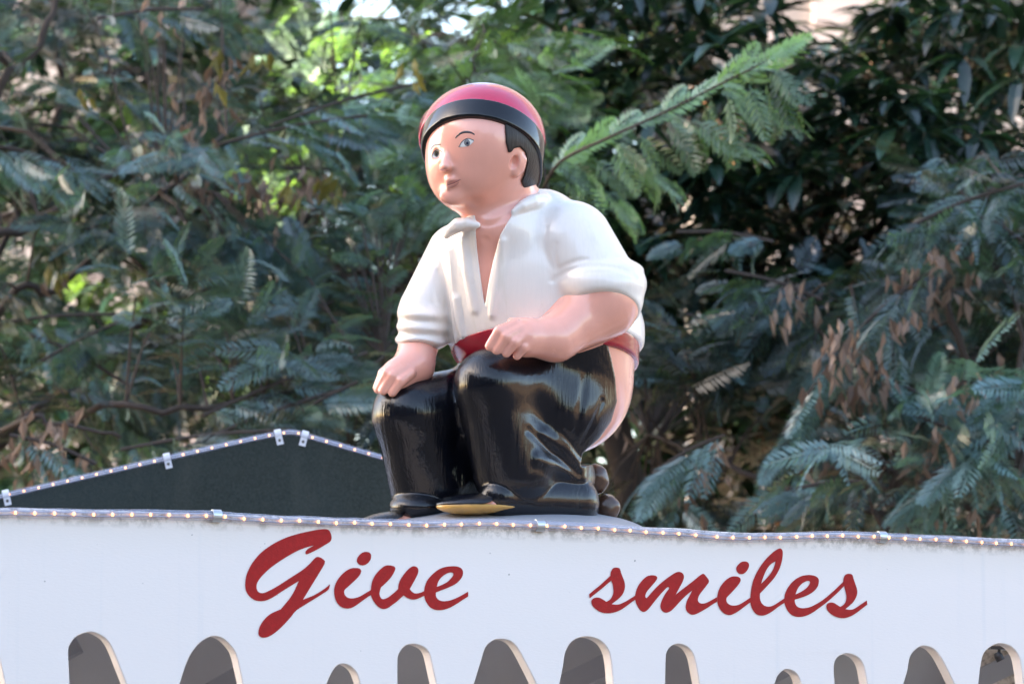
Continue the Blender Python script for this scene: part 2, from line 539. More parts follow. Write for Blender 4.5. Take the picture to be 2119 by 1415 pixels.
front = np.array([on_board(*p) for p in outline])
bev = 0.0012
cen2 = np.array(outline)
# inward offset of the outline for a small worn bevel
nx = np.roll(cen2, -1, 0) - np.roll(cen2, 1, 0)
nrm = np.stack([-nx[:, 1], nx[:, 0]], 1); nrm /= np.linalg.norm(nrm, axis=1)[:, None] + 1e-9
fin = np.array([on_board(*(p + n_ * 1.6), 0) for p, n_ in zip(cen2, nrm)])
N = len(outline)
Vs = np.concatenate([fin, front - BN * bev, front - BN * THK])
tess = tessellate_polygon([[Vector((p[0], -p[1], 0)) for p in outline]])
F = []
for a, b, c in tess:
    F.append([a, b, c]); F.append([c + 2 * N, b + 2 * N, a + 2 * N])
for i in range(N):
    j = (i + 1) % N
    F.append([i, j, j + N, i + N]); F.append([i + N, j + N, j + 2 * N, i + 2 * N])
sign = empty('sign_board', board_root_loc, 'long white painted board with red script lettering and arched cut-outs along its lower edge', 'sign')
sign.rotation_euler = (0, 0, 0)
import bmesh


def fix_normals(o):
    bm = bmesh.new(); bm.from_mesh(o.data)
    bmesh.ops.recalc_face_normals(bm, faces=bm.faces)
    bm.to_mesh(o.data); bm.free()


bo = mesh('panel', Vs, F, M['board'], sign)
fix_normals(bo)


def Z(ox, oy, s):
    return lambda L: [((x[0] / s + ox), (x[1] / s + oy), *([x[2]] if len(x) > 2 else [])) for x in L]


z1 = Z(490, 1080, 5.659); z2 = Z(680, 1130, 10.106); z3 = Z(820, 1130, 10.106)
z4 = Z(1210, 1150, 10.107); z5 = Z(1320, 1150, 10.106); z6 = Z(1470, 1120, 8.3235); z7 = Z(1610, 1160, 10.105)
c_ = 'c'
letters = []
letters.append(('G', [z1([(1040, 80), (1080, 95), (1105, 140), (1110, 190), (1095, 225), (1050, 255), (940, 320), (830, 372), (808, 368), (805, 348), (830, 315), (903, 270, c_), (800, 300), (700, 340), (560, 420), (400, 530), (290, 635), (240, 710), (232, 770), (255, 815), (300, 828), (360, 810), (480, 745), (620, 655), (760, 565), (850, 490), (900, 435), (940, 405), (985, 415), (1025, 445), (1032, 470), (1010, 520), (950, 620), (870, 750), (775, 905, c_), (900, 855), (1010, 790), (1060, 752), (1090, 725, c_), (1085, 765), (1060, 800), (960, 865), (840, 940), (720, 1015), (680, 1048), (640, 1100), (560, 1190), (470, 1275), (380, 1335), (310, 1350), (265, 1330), (253, 1290), (270, 1220), (320, 1140), (400, 1070), (515, 1018, c_), (560, 965), (620, 890), (670, 810), (725, 688, c_), (640, 740), (520, 815), (420, 880), (340, 915), (270, 922), (200, 905), (140, 855), (105, 790), (100, 700), (120, 600), (180, 480), (280, 360), (400, 270), (540, 195), (700, 140), (850, 105), (960, 85)])]))
letters.append(('i', [z2([(570, 450), (630, 455), (672, 485), (680, 530), (650, 600), (580, 680), (480, 775), (340, 900, c_), (325, 950), (340, 1010), (380, 1055), (440, 1080), (530, 1082), (640, 1050), (740, 995), (883, 910, c_), (883, 1015, c_), (800, 1070), (680, 1155), (570, 1235), (470, 1285), (370, 1295), (270, 1262), (190, 1190), (140, 1090), (118, 970), (120, 870), (160, 750), (240, 630), (340, 530), (430, 475), (500, 452)])]))
letters.append(('dot', [z2([(790, 112), (850, 125), (885, 165), (890, 220), (870, 290), (820, 350), (760, 385), (700, 395), (640, 375), (600, 330), (595, 270), (620, 210), (670, 155), (730, 120)])]))
letters.append(('v', [z2([(883, 910, c_), (895, 810), (920, 710), (975, 600), (1060, 500), (1140, 430), (1200, 400), (1260, 393), (1340, 405), (1385, 430), (1395, 470), (1370, 540), (1310, 640), (1220, 740), (1095, 855, c_), (1075, 920), (1065, 990), (1080, 1050), (1115, 1092), (1170, 1095), (1250, 1060), (1350, 985), (1455, 890, c_)]) + z3([(48, 810), (80, 710), (140, 610), (230, 500), (310, 430), (370, 412), (430, 430), (462, 480), (455, 560), (410, 660), (350, 770), (283, 890, c_), (330, 945), (385, 978), (440, 980), (510, 965), (583, 932, c_), (583, 1030, c_), (500, 1072), (420, 1102), (350, 1108), (270, 1090), (210, 1060), (155, 1020, c_), (90, 1080), (0, 1160)]) + z2([(1320, 1230), (1240, 1285), (1160, 1305), (1090, 1290), (1010, 1230), (940, 1140), (900, 1060), (883, 1015, c_)])]))
letters.append(('e', [z3([(583, 932, c_), (600, 830), (650, 710), (740, 600), (850, 505), (970, 445), (1090, 418), (1220, 412), (1320, 432), (1380, 480), (1397, 550), (1380, 630), (1320, 715), (1230, 790), (1100, 855), (960, 910), (830, 960, c_), (830, 1030), (860, 1090), (920, 1130), (1000, 1143), (1120, 1128), (1250, 1080), (1370, 1020), (1502, 945, c_), (1505, 1045, c_), (1400, 1110), (1280, 1190), (1150, 1265), (1020, 1315), (900, 1332), (790, 1315), (700, 1260), (640, 1180), (605, 1110), (583, 1030, c_)]), z3([(848, 842, c_), (870, 760), (910, 685), (980, 615), (1060, 565), (1130, 543), (1180, 550), (1192, 590), (1160, 650), (1080, 730), (970, 795)])]))
letters.append(('s', [z4([(660, 238), (720, 250), (745, 290), (765, 360), (800, 450), (830, 530), (843, 620), (830, 710), (790, 800), (720, 880), (640, 945), (565, 1003, c_), (650, 1012), (740, 1000), (850, 950), (950, 890), (1055, 825, c_), (1058, 910, c_), (950, 985), (830, 1075), (720, 1140), (600, 1180), (480, 1192), (360, 1175), (260, 1125), (180, 1055), (142, 985), (145, 930), (180, 885), (240, 866), (310, 870), (380, 905), (450, 953, c_), (520, 915), (565, 860), (595, 780), (600, 700), (585, 590), (553, 510, c_), (470, 585), (350, 685), (230, 780), (103, 882, c_), (95, 795, c_), (200, 705), (330, 600), (440, 500), (538, 410, c_), (545, 340), (575, 275), (610, 245)])]))
letters.append(('m', [z5([(-57, 825, c_), (-37, 730), (8, 620), (88, 510), (178, 430), (240, 405), (300, 398), (370, 408), (403, 440), (400, 480), (360, 540), (290, 620), (200, 725), (165, 790), (155, 840), (172, 872), (200, 860), (300, 745), (420, 620), (560, 500), (700, 400), (790, 345), (860, 328), (925, 350), (960, 400), (960, 470), (920, 570), (860, 680), (790, 808, c_), (900, 715), (1040, 610), (1180, 500), (1290, 410), (1370, 368), (1430, 425), (1480, 495), (1482, 545), (1440, 610), (1370, 700), (1300, 790), (1262, 870), (1258, 930), (1290, 975), (1350, 990), (1430, 975), (1530, 925), (1655, 855, c_), (1660, 950, c_), (1560, 1010), (1430, 1095), (1300, 1170), (1200, 1215), (1120, 1222), (1050, 1180), (1005, 1110), (1003, 1030), (1030, 930), (1080, 830), (1138, 715, c_), (1000, 830), (880, 950), (770, 1070), (690, 1145), (600, 1182), (530, 1160), (482, 1100), (473, 1030), (500, 930), (560, 810), (620, 720), (655, 670), (640, 647), (600, 665), (520, 745), (420, 860), (330, 970), (260, 1060), (190, 1135), (130, 1163), (70, 1145), (20, 1090), (-30, 1000), (-54, 910, c_)])]))
letters.append(('i', [z6([(118, 948, c_), (140, 850), (190, 750), (270, 660), (360, 605), (440, 597), (500, 615), (523, 655), (510, 700), (460, 770), (380, 860), (283, 960, c_), (275, 1000), (290, 1050), (340, 1088), (410, 1100), (490, 1085), (580, 1035), (690, 962, c_), (690, 1045, c_), (600, 1110), (500, 1185), (410, 1240), (330, 1262), (240, 1235), (170, 1165), (130, 1080), (122, 1030, c_)])]))
letters.append(('dot', [z6([(600, 340), (650, 360), (667, 405), (650, 470), (600, 535), (540, 560), (480, 540), (448, 490), (455, 430), (500, 375), (550, 345)])]))
letters.append(('l', [z6([(690, 962, c_), (700, 850), (730, 700), (780, 570), (860, 430), (960, 300), (1060, 200), (1140, 140), (1200, 115), (1235, 140), (1248, 200), (1235, 320), (1190, 470), (1110, 610), (1000, 740), (855, 893, c_), (855, 980), (880, 1050), (930, 1100), (1000, 1118), (1080, 1100), (1180, 1040), (1273, 978, c_), (1275, 1052, c_), (1180, 1115), (1080, 1190), (980, 1250), (890, 1273), (800, 1250), (735, 1180), (700, 1100), (690, 1045, c_)]), z6([(875, 725, c_), (905, 630), (960, 500), (1030, 400), (1127, 333, c_), (1100, 430), (1050, 530), (970, 630)])]))
letters.append(('e', [z7([(130, 783, c_), (150, 680), (200, 570), (290, 450), (400, 360), (530, 305), (670, 292), (780, 315), (845, 370), (853, 450), (820, 550), (740, 640), (620, 715), (490, 765), (350, 808, c_), (355, 870), (390, 940), (450, 975), (540, 985), (660, 965), (790, 905), (930, 820), (1080, 700), (1230, 565), (1362, 435, c_), (1382, 520, c_), (1280, 630), (1150, 750), (1000, 880), (850, 990), (730, 1075), (600, 1140), (480, 1167), (360, 1160), (260, 1105), (190, 1020), (150, 930), (132, 875, c_)]), z7([(367, 698, c_), (390, 630), (430, 550), (500, 475), (580, 428), (640, 415), (670, 440), (655, 490), (600, 560), (520, 620), (440, 665)])]))
letters.append(('s', [z7([(1362, 435, c_), (1375, 360), (1400, 300), (1450, 270), (1520, 270), (1560, 300), (1580, 370), (1610, 460), (1645, 560), (1658, 650), (1640, 740), (1580, 850), (1500, 930), (1410, 1005, c_), (1500, 1018), (1590, 1000), (1700, 930), (1857, 825, c_), (1868, 912, c_), (1750, 1000), (1640, 1085), (1530, 1150), (1420, 1188), (1310, 1190), (1200, 1160), (1100, 1100), (1030, 1020), (1010, 950), (1030, 895), (1090, 868), (1160, 872), (1220, 905), (1300, 958, c_), (1370, 915), (1410, 860), (1430, 780), (1425, 690), (1382, 520, c_)])]))
for li, (nm, loops) in enumerate(letters):
    loops = [catmull(l, 5, True) for l in loops]
    polys = [[Vector((p[0], -p[1], 0)) for p in l] for l in loops]
    tess = tessellate_polygon(polys)
    allp = np.concatenate(loops)
    off = 0.0006 + 0.0002 * (li % 2)
    n = len(allp)
    V = np.concatenate([[on_board(*p, off) for p in allp], [on_board(*p, 0.0001) for p in allp]])
    F = [list(q) for q in tess]
    s0 = 0
    for l in loops:
        m = len(l)
        for i in range(m):
            F.append([s0 + i, s0 + (i + 1) % m, s0 + (i + 1) % m + n, s0 + i + n])
        s0 += m
    o = mesh('letter' if nm != 'dot' else 'letter_dot', V, F, M['red_vinyl'], sign)
    fix_normals(o)


# --- light tubes
def ico(r, sub=1, stretch=(1, 1, 1)):
    bm = bmesh.new(); bmesh.ops.create_icosphere(bm, subdivisions=sub, radius=r)
    bmesh.ops.scale(bm, vec=stretch, verts=bm.verts)
    v = [list(q.co) for q in bm.verts]; f = [[q.index for q in p.verts] for p in bm.faces]
    bm.free(); return v, f


def bulb_mesh(r):
    me = bpy.data.meshes.new('bulb'); v, f = ico(r, 2, (1.0, 1.0, 1.35)); me.from_pydata(v, [], f)
    me.materials.append(M['bulb'])
    me.polygons.foreach_set('use_smooth', [True] * len(me.polygons)); return me


bulbs_px = [(-46, 1060), (-7, 1061), (32, 1060), (72, 1062), (113, 1062), (153, 1063), (194, 1064), (233, 1064), (273, 1064), (312, 1064), (350, 1065), (389, 1066), (427, 1066), (466, 1069), (505, 1072), (544, 1074), (582, 1077), (620, 1077), (659, 1079), (696, 1081), (734, 1081), (770, 1083), (808, 1083), (846, 1085), (883, 1086), (920, 1085), (955, 1084), (992, 1083), (1028, 1083), (1062, 1085), (1098, 1086), (1132, 1087), (1169, 1089), (1203, 1091), (1238, 1092), (1272, 1095), (1304, 1097), (1337, 1100), (1372, 1102), (1405, 1103), (1440, 1106), (1484, 1110), (1517, 1112), (1551, 1112), (1583, 1111), (1615, 1111), (1649, 1110), (1681, 1109), (1712, 1108), (1744, 1108), (1776, 1109), (1809, 1110), (1840, 1112), (1873, 1113), (1904, 1115), (1937, 1116), (1968, 1117), (2000, 1119), (2032, 1121), (2062, 1123), (2093, 1124), (2124, 1126), (2155, 1127)]
TR = 0.0064
rl = empty('rope_light', on_board(1059, 1086, TR), 'clear tube of small warm lights running along the top edge of the white board', 'string light')
path = [on_board(-300, 1060, TR * 0.55)] + [on_board(x, y, TR * 0.55) for x, y in bulbs_px] + [on_board(2480, 1136, TR * 0.55)]
pp = catmull([tuple(p) for p in path], 3)
vv, ff = tube_vf(pp, TR, 14)
mesh('tube', vv, ff, M['tube'], rl, True)
for o_, nm in ((0.0022, 'wire'), (-0.0022, 'wire')):
    vv, ff = tube_vf(pp + np.array([0, 0, o_]) - BN * 0.001, 0.0009, 5)
    mesh(nm, vv, ff, M['wire'], rl, True)
bme = bulb_mesh(0.0016)
for x, y in bulbs_px:
    p = on_board(x, y + rnd.uniform(-1, 1), TR * 0.55)
    link_mesh('bulb', bme, rl, p - np.array(rl.location))


def saddle(root, p, t, up, out, r, mat, tab=0.0, wd=0.011):
    """metal band hugging the tube at p; t along the tube"""
    pts = []
    V = []; F = []
    n = 12
    for i in range(n + 1):
        a = math.pi * (-0.1 + 1.2 * i / n) - math.pi / 2 + math.pi / 2
        d = math.cos(a) * up * 1 + math.sin(a) * out
        for rr in (r, r + 0.0011):
            for s in (-wd / 2, wd / 2):
                V.append(p + d * rr + t * s)
    for i in range(n):
        b = i * 4
        for q in ((0, 1, 5, 4), (2, 6, 7, 3), (0, 4, 6, 2), (1, 3, 7, 5)):
            F.append([b + k for k in q])
    F.append([0, 2, 3, 1]); b = n * 4; F.append([b, b + 1, b + 3, b + 2])
    o = mesh('clamp', V, F, mat, root)
    fix_normals(o)
    if tab:
        c = p - up * (r + tab / 2 - 0.002)
        Mx = np.stack([t, out, up], 1)
        vv, ff = box_vf(c + out * 0.001, (wd, 0.0016, tab), Mx)
        k = mesh('clamp_tab', vv, ff, mat, o)
        vv, ff = tube_vf([c + out * 0.0015 - up * 0.001, c + out * 0.0035 - up * 0.001], 0.0026, 10)
        mesh('screw', vv, ff, M['screw'], o)
    return o


UPV = np.array([0, 0, 1.0])
for x, y in ((447, 1067), (1116, 1087), (1824, 1111)):
    saddle(rl, on_board(x, y, TR * 0.55), BDIR, UPV, BN, TR + 0.0004, M['metal'], wd=0.0115)

# --- dark gable sheet at the back of the stall, with its own light tube
GY = 1.1
gyaw = R(6)
GD = np.array([math.cos(gyaw), math.sin(gyaw), 0]); GN = np.array([math.sin(gyaw), -math.cos(gyaw), 0])


def on_gable(px, py, off=0.0):
    d = FW * DIST + RX * ((px - 1059.5) * PX) + UP * ((707.5 - py) * PX)
    t = np.dot(np.array([0, GY, 0]) + GN * off - CAMP, GN) / np.dot(d, GN)
    return CAMP + d * t


gtop = [(-420, 1119), (-200, 1072), (8, 1028), (200, 984), (345, 951), (480, 920), (560, 903), (590, 898), (612, 898), (640, 906), (720, 929), (800, 952), (1000, 1010), (1200, 1068), (1330, 1106), (1500, 1155)]
gout = gtop + [(1500, 1240), (-420, 1240)]
gq = [(p[0], p[1]) for p in catmull(gtop, 4)] + [(1500, 1230), (-420, 1230)]
gv = np.array([on_gable(*p) for p in gq])
n = len(gq)
gt = tessellate_polygon([[Vector((p[0], -p[1], 0)) for p in gq]])
GV = np.concatenate([gv, gv - GN * 0.015])
GF = [list(q) for q in gt] + [[c + n, b + n, a + n] for a, b, c in gt] + [[i, (i + 1) % n, (i + 1) % n + n, i + n] for i in range(n)]
gb = mesh('gable_panel', GV, GF, M['gable'])
tag(gb, 'dark green-black pointed roof sheet rising behind the white board at the left', 'panel')
fix_normals(gb)
g2 = empty('rope_light', on_gable(605, 898), 'clear tube of small warm lights following the slope of the dark pointed sheet', 'string light')
gr = 0.0050
gpath = [on_gable(x, y - 3, 0.002) for x, y in [(p[0], p[1]) for p in catmull(gtop, 5)]]
vv, ff = tube_vf(gpath, gr, 12)
mesh('tube', vv, ff, M['tube'], g2, True)
for o_ in (0.0018, -0.0018):
    vv, ff = tube_vf(np.array(gpath) + np.array([0, 0, o_]), 0.0007, 5)
    mesh('wire', vv, ff, M['wire'], g2, True)
gp = np.array(gpath)
seg = np.linalg.norm(np.diff(gp, axis=0), axis=1); cum = np.concatenate([[0], np.cumsum(seg)])
bme2 = bulb_mesh(0.00135)
s_ = 0.01
while s_ < cum[-1]:
    p = np.array([np.interp(s_, cum, gp[:, k]) for k in range(3)])
    link_mesh('bulb', bme2, g2, p - np.array(g2.location))
    s_ += 0.0240
for x, y, sl in ((12, 1021, -0.222), (345, 945, -0.228), (575, 896, -0.22), (631, 899, 0.26)):
    p = on_gable(x, y, 0.002)
    t = on_gable(x + 10, y + 10 * sl, 0.002) - on_gable(x - 10, y - 10 * sl, 0.002); t /= np.linalg.norm(t)
    u = np.cross(t, GN); u /= np.linalg.norm(u)
    if u[2] < 0: u = -u
    saddle(g2, p, t, u, GN, gr + 0.0003, M['cliplastic'], tab=0.016, wd=0.011)

# --- inside of the stall seen through the arches
st = empty('stall_interior', (0.3, 0.5, 1.0), 'beige lining and sloping grey rafters inside the stall, seen through the arches', 'stall')
mesh('back_lining', *box_vf((0.5, 0.99, 1.35), (4.2, 0.02, 1.14)), M['soffit'], st)
mesh('ceiling', *box_vf((0.35, 0.66, 1.915), (3.2, 0.62, 0.015)), M['soffit'], st)


def bar(name, p, q, wdt, dep, mat, root):
    p = np.array(p); q = np.array(q); t = q - p; L = np.linalg.norm(t); t /= L
    o_ = np.array([0, -1.0, 0]); u = np.cross(t, o_); u /= np.linalg.norm(u); o2 = np.cross(u, t)
    Mx = np.stack([t, o2, u], 1)
    return mesh(name, *box_vf((p + q) / 2, (L, dep, wdt), Mx), mat, root)


for (xa, ya, xb, yb, wpx) in ((330, 1500, 620, 1330, 48), (1050, 1475, 1420, 1290, 42), (1250, 1560, 1700, 1330, 60), (1760, 1530, 2119, 1360, 40), (-120, 1480, 160, 1330, 40)):
    bar('rafter', at(xa, ya, 0.86), at(xb, yb, 0.86), wpx * PX * 1.17, 0.05, M['soffit2'], st)
mesh('wall_strip', *box_vf(at(2070, 1385, 0.95), (0.16, 0.02, 0.2)), M['board'], st)
# small black spotlight hanging inside behind the last arch
sp = empty('spotlight', at(2065, 1340, 0.3), 'small black spotlight hanging inside the stall behind the rightmost arch', 'lamp')
a0 = at(2068, 1341, 0.3)
m_ = MB(); m_.box(a0 + np.array([0, 0, 0.001]), (0.028, 0.03, 0.004)); m_.build('mounting_plate', M['lampblack'], sp)
m_ = MB(); m_.tube([a0, at(2067, 1352, 0.3)], 0.0022, 8); m_.build('stem', M['lampblack'], sp)
m_ = MB(); m_.tube([at(2063, 1349, 0.29), at(2066, 1356, 0.29), at(2071, 1366, 0.29)], [0.0045, 0.0062, 0.0062], 14); m_.build('lamp_head', M['lampblack'], sp)
bar('track', at(1990, 1336, 0.32), at(2150, 1346, 0.32), 0.004, 0.01, M['metal'], st)
#@@STATUE
# ------------------------------------------------------------------ the painted statue (implicit surfaces meshed by surface nets)
def cc(p, c=None):
    """true position of a design point whose picture position is given"""
    p = np.array(p, float)
    k = 1 - (p[2] if c is None else c) * PX / DIST
    p[0] = 1059.5 + (p[0] - 1059.5) * k; p[1] = 707.5 + (p[1] - 707.5) * k
    return p


def c2(a, b, c):
    k = 1 - c * PX / DIST
    return 1059.5 + (a - 1059.5) * k, 707.5 + (b - 707.5) * k


class Grid:
    def __init__(s, lo, hi, h):
        s.lo = np.array(lo, float); s.h = h
        s.n = np.ceil((np.array(hi) - s.lo) / h).astype(int) + 1
        s.F = np.full(s.n, 500.0, np.float32)
        s.ax = [(s.lo[i] + h * np.arange(s.n[i])).astype(np.float32) for i in range(3)]
    def win(s, lo, hi):
        sl = []
        for i in range(3):
            a = max(0, int((lo[i] - s.lo[i]) / s.h)); b = min(s.n[i], int(math.ceil((hi[i] - s.lo[i]) / s.h)) + 1)
            if b <= a: return None
            sl.append(slice(a, b))
        return tuple(sl)
    def pts(s, sl):
        return (s.ax[0][sl[0]][:, None, None], s.ax[1][sl[1]][None, :, None], s.ax[2][sl[2]][None, None, :])
    def union(s, prim, k=8.0, off=0.0):
        fn, lo, hi = prim
        m = k + abs(off) + 2 * s.h + 4
        sl = s.win(lo - m, hi + m)
        if sl is None: return
        d = fn(*s.pts(sl)).astype(np.float32) - off
        A = s.F[sl]
        hh = np.maximum(k - np.abs(A - d), 0) / k
        s.F[sl] = np.minimum(A, d) - hh * hh * k * 0.25
    def cut(s, prim, k=4.0, off=0.0):
        """smooth subtraction"""
        fn, lo, hi = prim
        m = k + abs(off) + 2 * s.h
        sl = s.win(lo - m, hi + m)
        if sl is None: return
        d = -(fn(*s.pts(sl)).astype(np.float32) - off)
        A = s.F[sl]
        hh = np.maximum(k - np.abs(A - d), 0) / k
        s.F[sl] = np.maximum(A, d) + hh * hh * k * 0.25
    def clip(s, n, p, k=3.0):
        """keep the side where dot(x - p, n) < 0"""
        X, Y, Zz = s.pts((slice(None),) * 3)
        d = (X - p[0]) * n[0] + (Y - p[1]) * n[1] + (Zz - p[2]) * n[2]
        hh = np.maximum(k - np.abs(s.F - d), 0) / k
        s.F = np.maximum(s.F, d) + hh * hh * k * 0.25
    def top(s, a, b, dz=0.0):
        """front surface point under picture position a, b (iterated for perspective)"""
        z = 80.0
        for _ in range(3):
            x, y = c2(a, b, z)
            i = int(np.clip((x - s.lo[0]) / s.h + 0.5, 0, s.n[0] - 1)); j = int(np.clip((y - s.lo[1]) / s.h + 0.5, 0, s.n[1] - 1))
            k = np.flatnonzero(s.F[i, j] < 0)
            if len(k) == 0: break
            z = s.lo[2] + s.h * (k[-1] + 0.5)
        return (a, b, z + dz)
    def groove(s, pts, r, dz, k):
        s.cut(chain([s.top(a, b, dz) for a, b in catmull(pts, 3)], r), k)
    def ridge(s, pts, r, dz, k):
        s.union(chain([s.top(a, b, dz) for a, b in catmull(pts, 3)], r), k)
    def clip_poly(s, poly, inside=True, k=3.0, cmin=None, cpl=90):
        """keep (or remove) what lies over a polygon in the right/down plane"""
        P = np.array([c2(a, b, cpl) for a, b in poly], float)
        X, Y = np.meshgrid(s.ax[0], s.ax[1], indexing='ij')
        d = np.full(X.shape, 1e9); ins = np.zeros(X.shape, bool)
        for i in range(len(P)):
            a, b = P[i], P[(i + 1) % len(P)]
            e = b - a; t = np.clip(((X - a[0]) * e[0] + (Y - a[1]) * e[1]) / (e @ e), 0, 1)
            d = np.minimum(d, np.hypot(X - a[0] - t * e[0], Y - a[1] - t * e[1]))
            cond = ((a[1] > Y) != (b[1] > Y)) & (X < (b[0] - a[0]) * (Y - a[1]) / ((b[1] - a[1]) + 1e-12) + a[0])
            ins ^= cond
        sd_ = np.where(ins, -d, d)[:, :, None]
        if not inside: sd_ = -sd_
        if cmin is not None:
            cz = s.ax[2][None, None, :]
            if inside: sd_ = np.minimum(sd_, cz - cmin)
            else: sd_ = np.minimum(sd_, cmin - cz) if False else np.where(cz < cmin, -50, sd_)
        hh = np.maximum(k - np.abs(s.F - sd_), 0) / k
        s.F = (np.maximum(s.F, sd_) + hh * hh * k * 0.25).astype(np.float32)
    def disp(s, fn):
        s.F += fn(*s.pts((slice(None),) * 3)).astype(np.float32)
    def nets(s):
        F = s.F
        F[0] = F[-1] = 50; F[:, 0] = F[:, -1] = 50; F[:, :, 0] = F[:, :, -1] = 50
        ins = F < 0
        cnt = np.zeros(np.array(F.shape) - 1, np.uint8)
        for dx in (0, 1):
            for dy in (0, 1):
                for dz in (0, 1):
                    cnt += ins[dx:dx + cnt.shape[0], dy:dy + cnt.shape[1], dz:dz + cnt.shape[2]]
        act = (cnt > 0) & (cnt < 8)
        I = np.argwhere(act)
        idx = np.full(act.shape, -1, np.int32); idx[act] = np.arange(len(I))
        acc = np.zeros((len(I), 3)); num = np.zeros(len(I))
        cor = [(0, 0, 0), (1, 0, 0), (0, 1, 0), (1, 1, 0), (0, 0, 1), (1, 0, 1), (0, 1, 1), (1, 1, 1)]
        vals = [F[I[:, 0] + a, I[:, 1] + b, I[:, 2] + c] for a, b, c in cor]
        for a in range(8):
            for b in range(a + 1, 8):
                df = np.abs(np.array(cor[a]) - np.array(cor[b]))
                if df.sum() != 1: continue
                m = (vals[a] < 0) != (vals[b] < 0)
                t = np.where(m, vals[a] / (vals[a] - vals[b] + 1e-12), 0)
                p = np.array(cor[a]) + t[:, None] * (np.array(cor[b]) - np.array(cor[a]))
                acc += np.where(m[:, None], p, 0); num += m
        V = (I + acc / num[:, None]) * s.h + s.lo
        Q = []
        for ax in range(3):
            o1, o2 = [(1, 2), (2, 0), (0, 1)][ax]
            sl0 = [slice(None)] * 3; sl1 = [slice(None)] * 3
            sl0[ax] = slice(0, -1); sl1[ax] = slice(1, None)
            a = ins[tuple(sl0)]; b = ins[tuple(sl1)]
            E = np.argwhere(a != b)
            fl = a[E[:, 0], E[:, 1], E[:, 2]]
            d1 = np.zeros(3, int); d1[o1] = 1; d2 = np.zeros(3, int); d2[o2] = 1
            q = np.stack([idx[tuple((E - d1 - d2).T)], idx[tuple((E - d2).T)], idx[tuple(E.T)], idx[tuple((E - d1).T)]], 1)
            q[~fl] = q[~fl][:, ::-1]
            Q.append(q)
        return V, np.concatenate(Q)


def cone(a, b, r1, r2):
    a = cc(a); b = cc(b); e = b - a; L2 = e @ e
    def fn(X, Y, Z_):
        t = np.clip(((X - a[0]) * e[0] + (Y - a[1]) * e[1] + (Z_ - a[2]) * e[2]) / L2, 0, 1)
        return np.sqrt((X - a[0] - t * e[0]) ** 2 + (Y - a[1] - t * e[1]) ** 2 + (Z_ - a[2] - t * e[2]) ** 2) - (r1 + (r2 - r1) * t)
    r = max(r1, r2)
    return fn, np.minimum(a, b) - r, np.maximum(a, b) + r


def chain(P, r):
    """tapering rounded polyline as one primitive"""
    P = np.array(P, float)
    for _ in range(2): P[1:-1] = P[1:-1] * 0.5 + 0.25 * (P[:-2] + P[2:])
    n = len(P) - 1
    rr = r * (0.45 + 0.55 * np.sin(np.pi * np.linspace(0, 1, n + 1)))
    cs = [cone(P[i], P[i + 1], rr[i], rr[i + 1]) for i in range(n)]
    def fn(X, Y, Z_):
        d = cs[0][0](X, Y, Z_)
        for q in cs[1:]: d = np.minimum(d, q[0](X, Y, Z_))
        return d
    return fn, np.min([q[1] for q in cs], 0), np.max([q[2] for q in cs], 0)


def ell(c, r, rot=None):
    """rot: (degrees about the viewing axis, clockwise in the picture)"""
    c = cc(c); r = np.array(r, float)
    ca, sa = (math.cos(R(rot)), math.sin(R(rot))) if rot else (1, 0)
    def fn(X, Y, Z_):
        x = X - c[0]; y = Y - c[1]; z = Z_ - c[2]
        if rot: x, y = x * ca + y * sa, -x * sa + y * ca
        k0 = np.sqrt((x / r[0]) ** 2 + (y / r[1]) ** 2 + (z / r[2]) ** 2)
        k1 = np.sqrt((x / r[0] ** 2) ** 2 + (y / r[1] ** 2) ** 2 + (z / r[2] ** 2) ** 2) + 1e-6
        return k0 * (k0 - 1) / k1
    m = r.max() if rot else r
    return fn, c - m, c + m


STAT = []                 # design-space meshes of the parts, for resting painted features on them
statue_root = empty('statue', W((1040, 1058, 0)), 'glossy painted statue of a squatting man in white shirt, black trousers and red cap', 'statue')


def part(name, G, mat, parent=None, bvh=False, label=None):
    V, Q = G.nets()
    Wv = W(V)
    o = mesh(name, Wv, Q[:, ::-1], mat, parent or statue_root, True)
    if label: o['label'] = label
    if bvh:
        return o, BVHTree.FromPolygons([Vector(v) for v in V], [tuple(q) for q in Q])
    return o


# torso shared by skin, shirt and sash
torso = [(ell((1120, 650, -40), (200, 185, 165)), 1), (ell((1078, 535, 0), (160, 118, 108)), 70), (cone((1120, 470, 10), (1050, 470, 10), 70, 62), 40)]
headp = [(ell((1008, 388, 50), (64, 60, 66)), 24), (ell((1000, 302, 60), (117, 122, 116)), 1), (ell((974, 356, 70), (88, 86, 84), 18), 30)]
arm_l = [(cone((1180, 505, 45), (1246, 612, 80), 86, 82), 1)]
fore_l = [(cone((1240, 632, 82), (1150, 700, 150), 74, 44), 20), (cone((1150, 700, 150), (1092, 700, 182), 43, 38), 24)]
arm_r = [(cone((950, 530, -45), (880, 640, -8), 66, 52), 1)]
fore_r = [(cone((872, 690, -8), (856, 756, 40), 44, 39), 10), (cone((858, 756, 45), (822, 778, 72), 38, 33), 20)]

# --- skin: one continuous body
B = Grid((760, 180, -235), (1335, 960, 245), 2.4)
for p, k in torso: B.union(p, k, -2)
B.union(ell((1165, 790, -60), (147, 153, 150)), 60)
B.union(cone((1045, 400, 40), (1065, 500, 5), 66, 76), 30)
B.union(ell((1030, 470, 75), (70, 45, 50)), 40)
for p, k in headp[1:] : B.union(p, max(k, 20))
B.union(headp[0][0], 12)
for p, k in arm_l + fore_l + arm_r + fore_r: B.union(p, k, -1 if p in [q[0] for q in arm_l + arm_r] else 0)
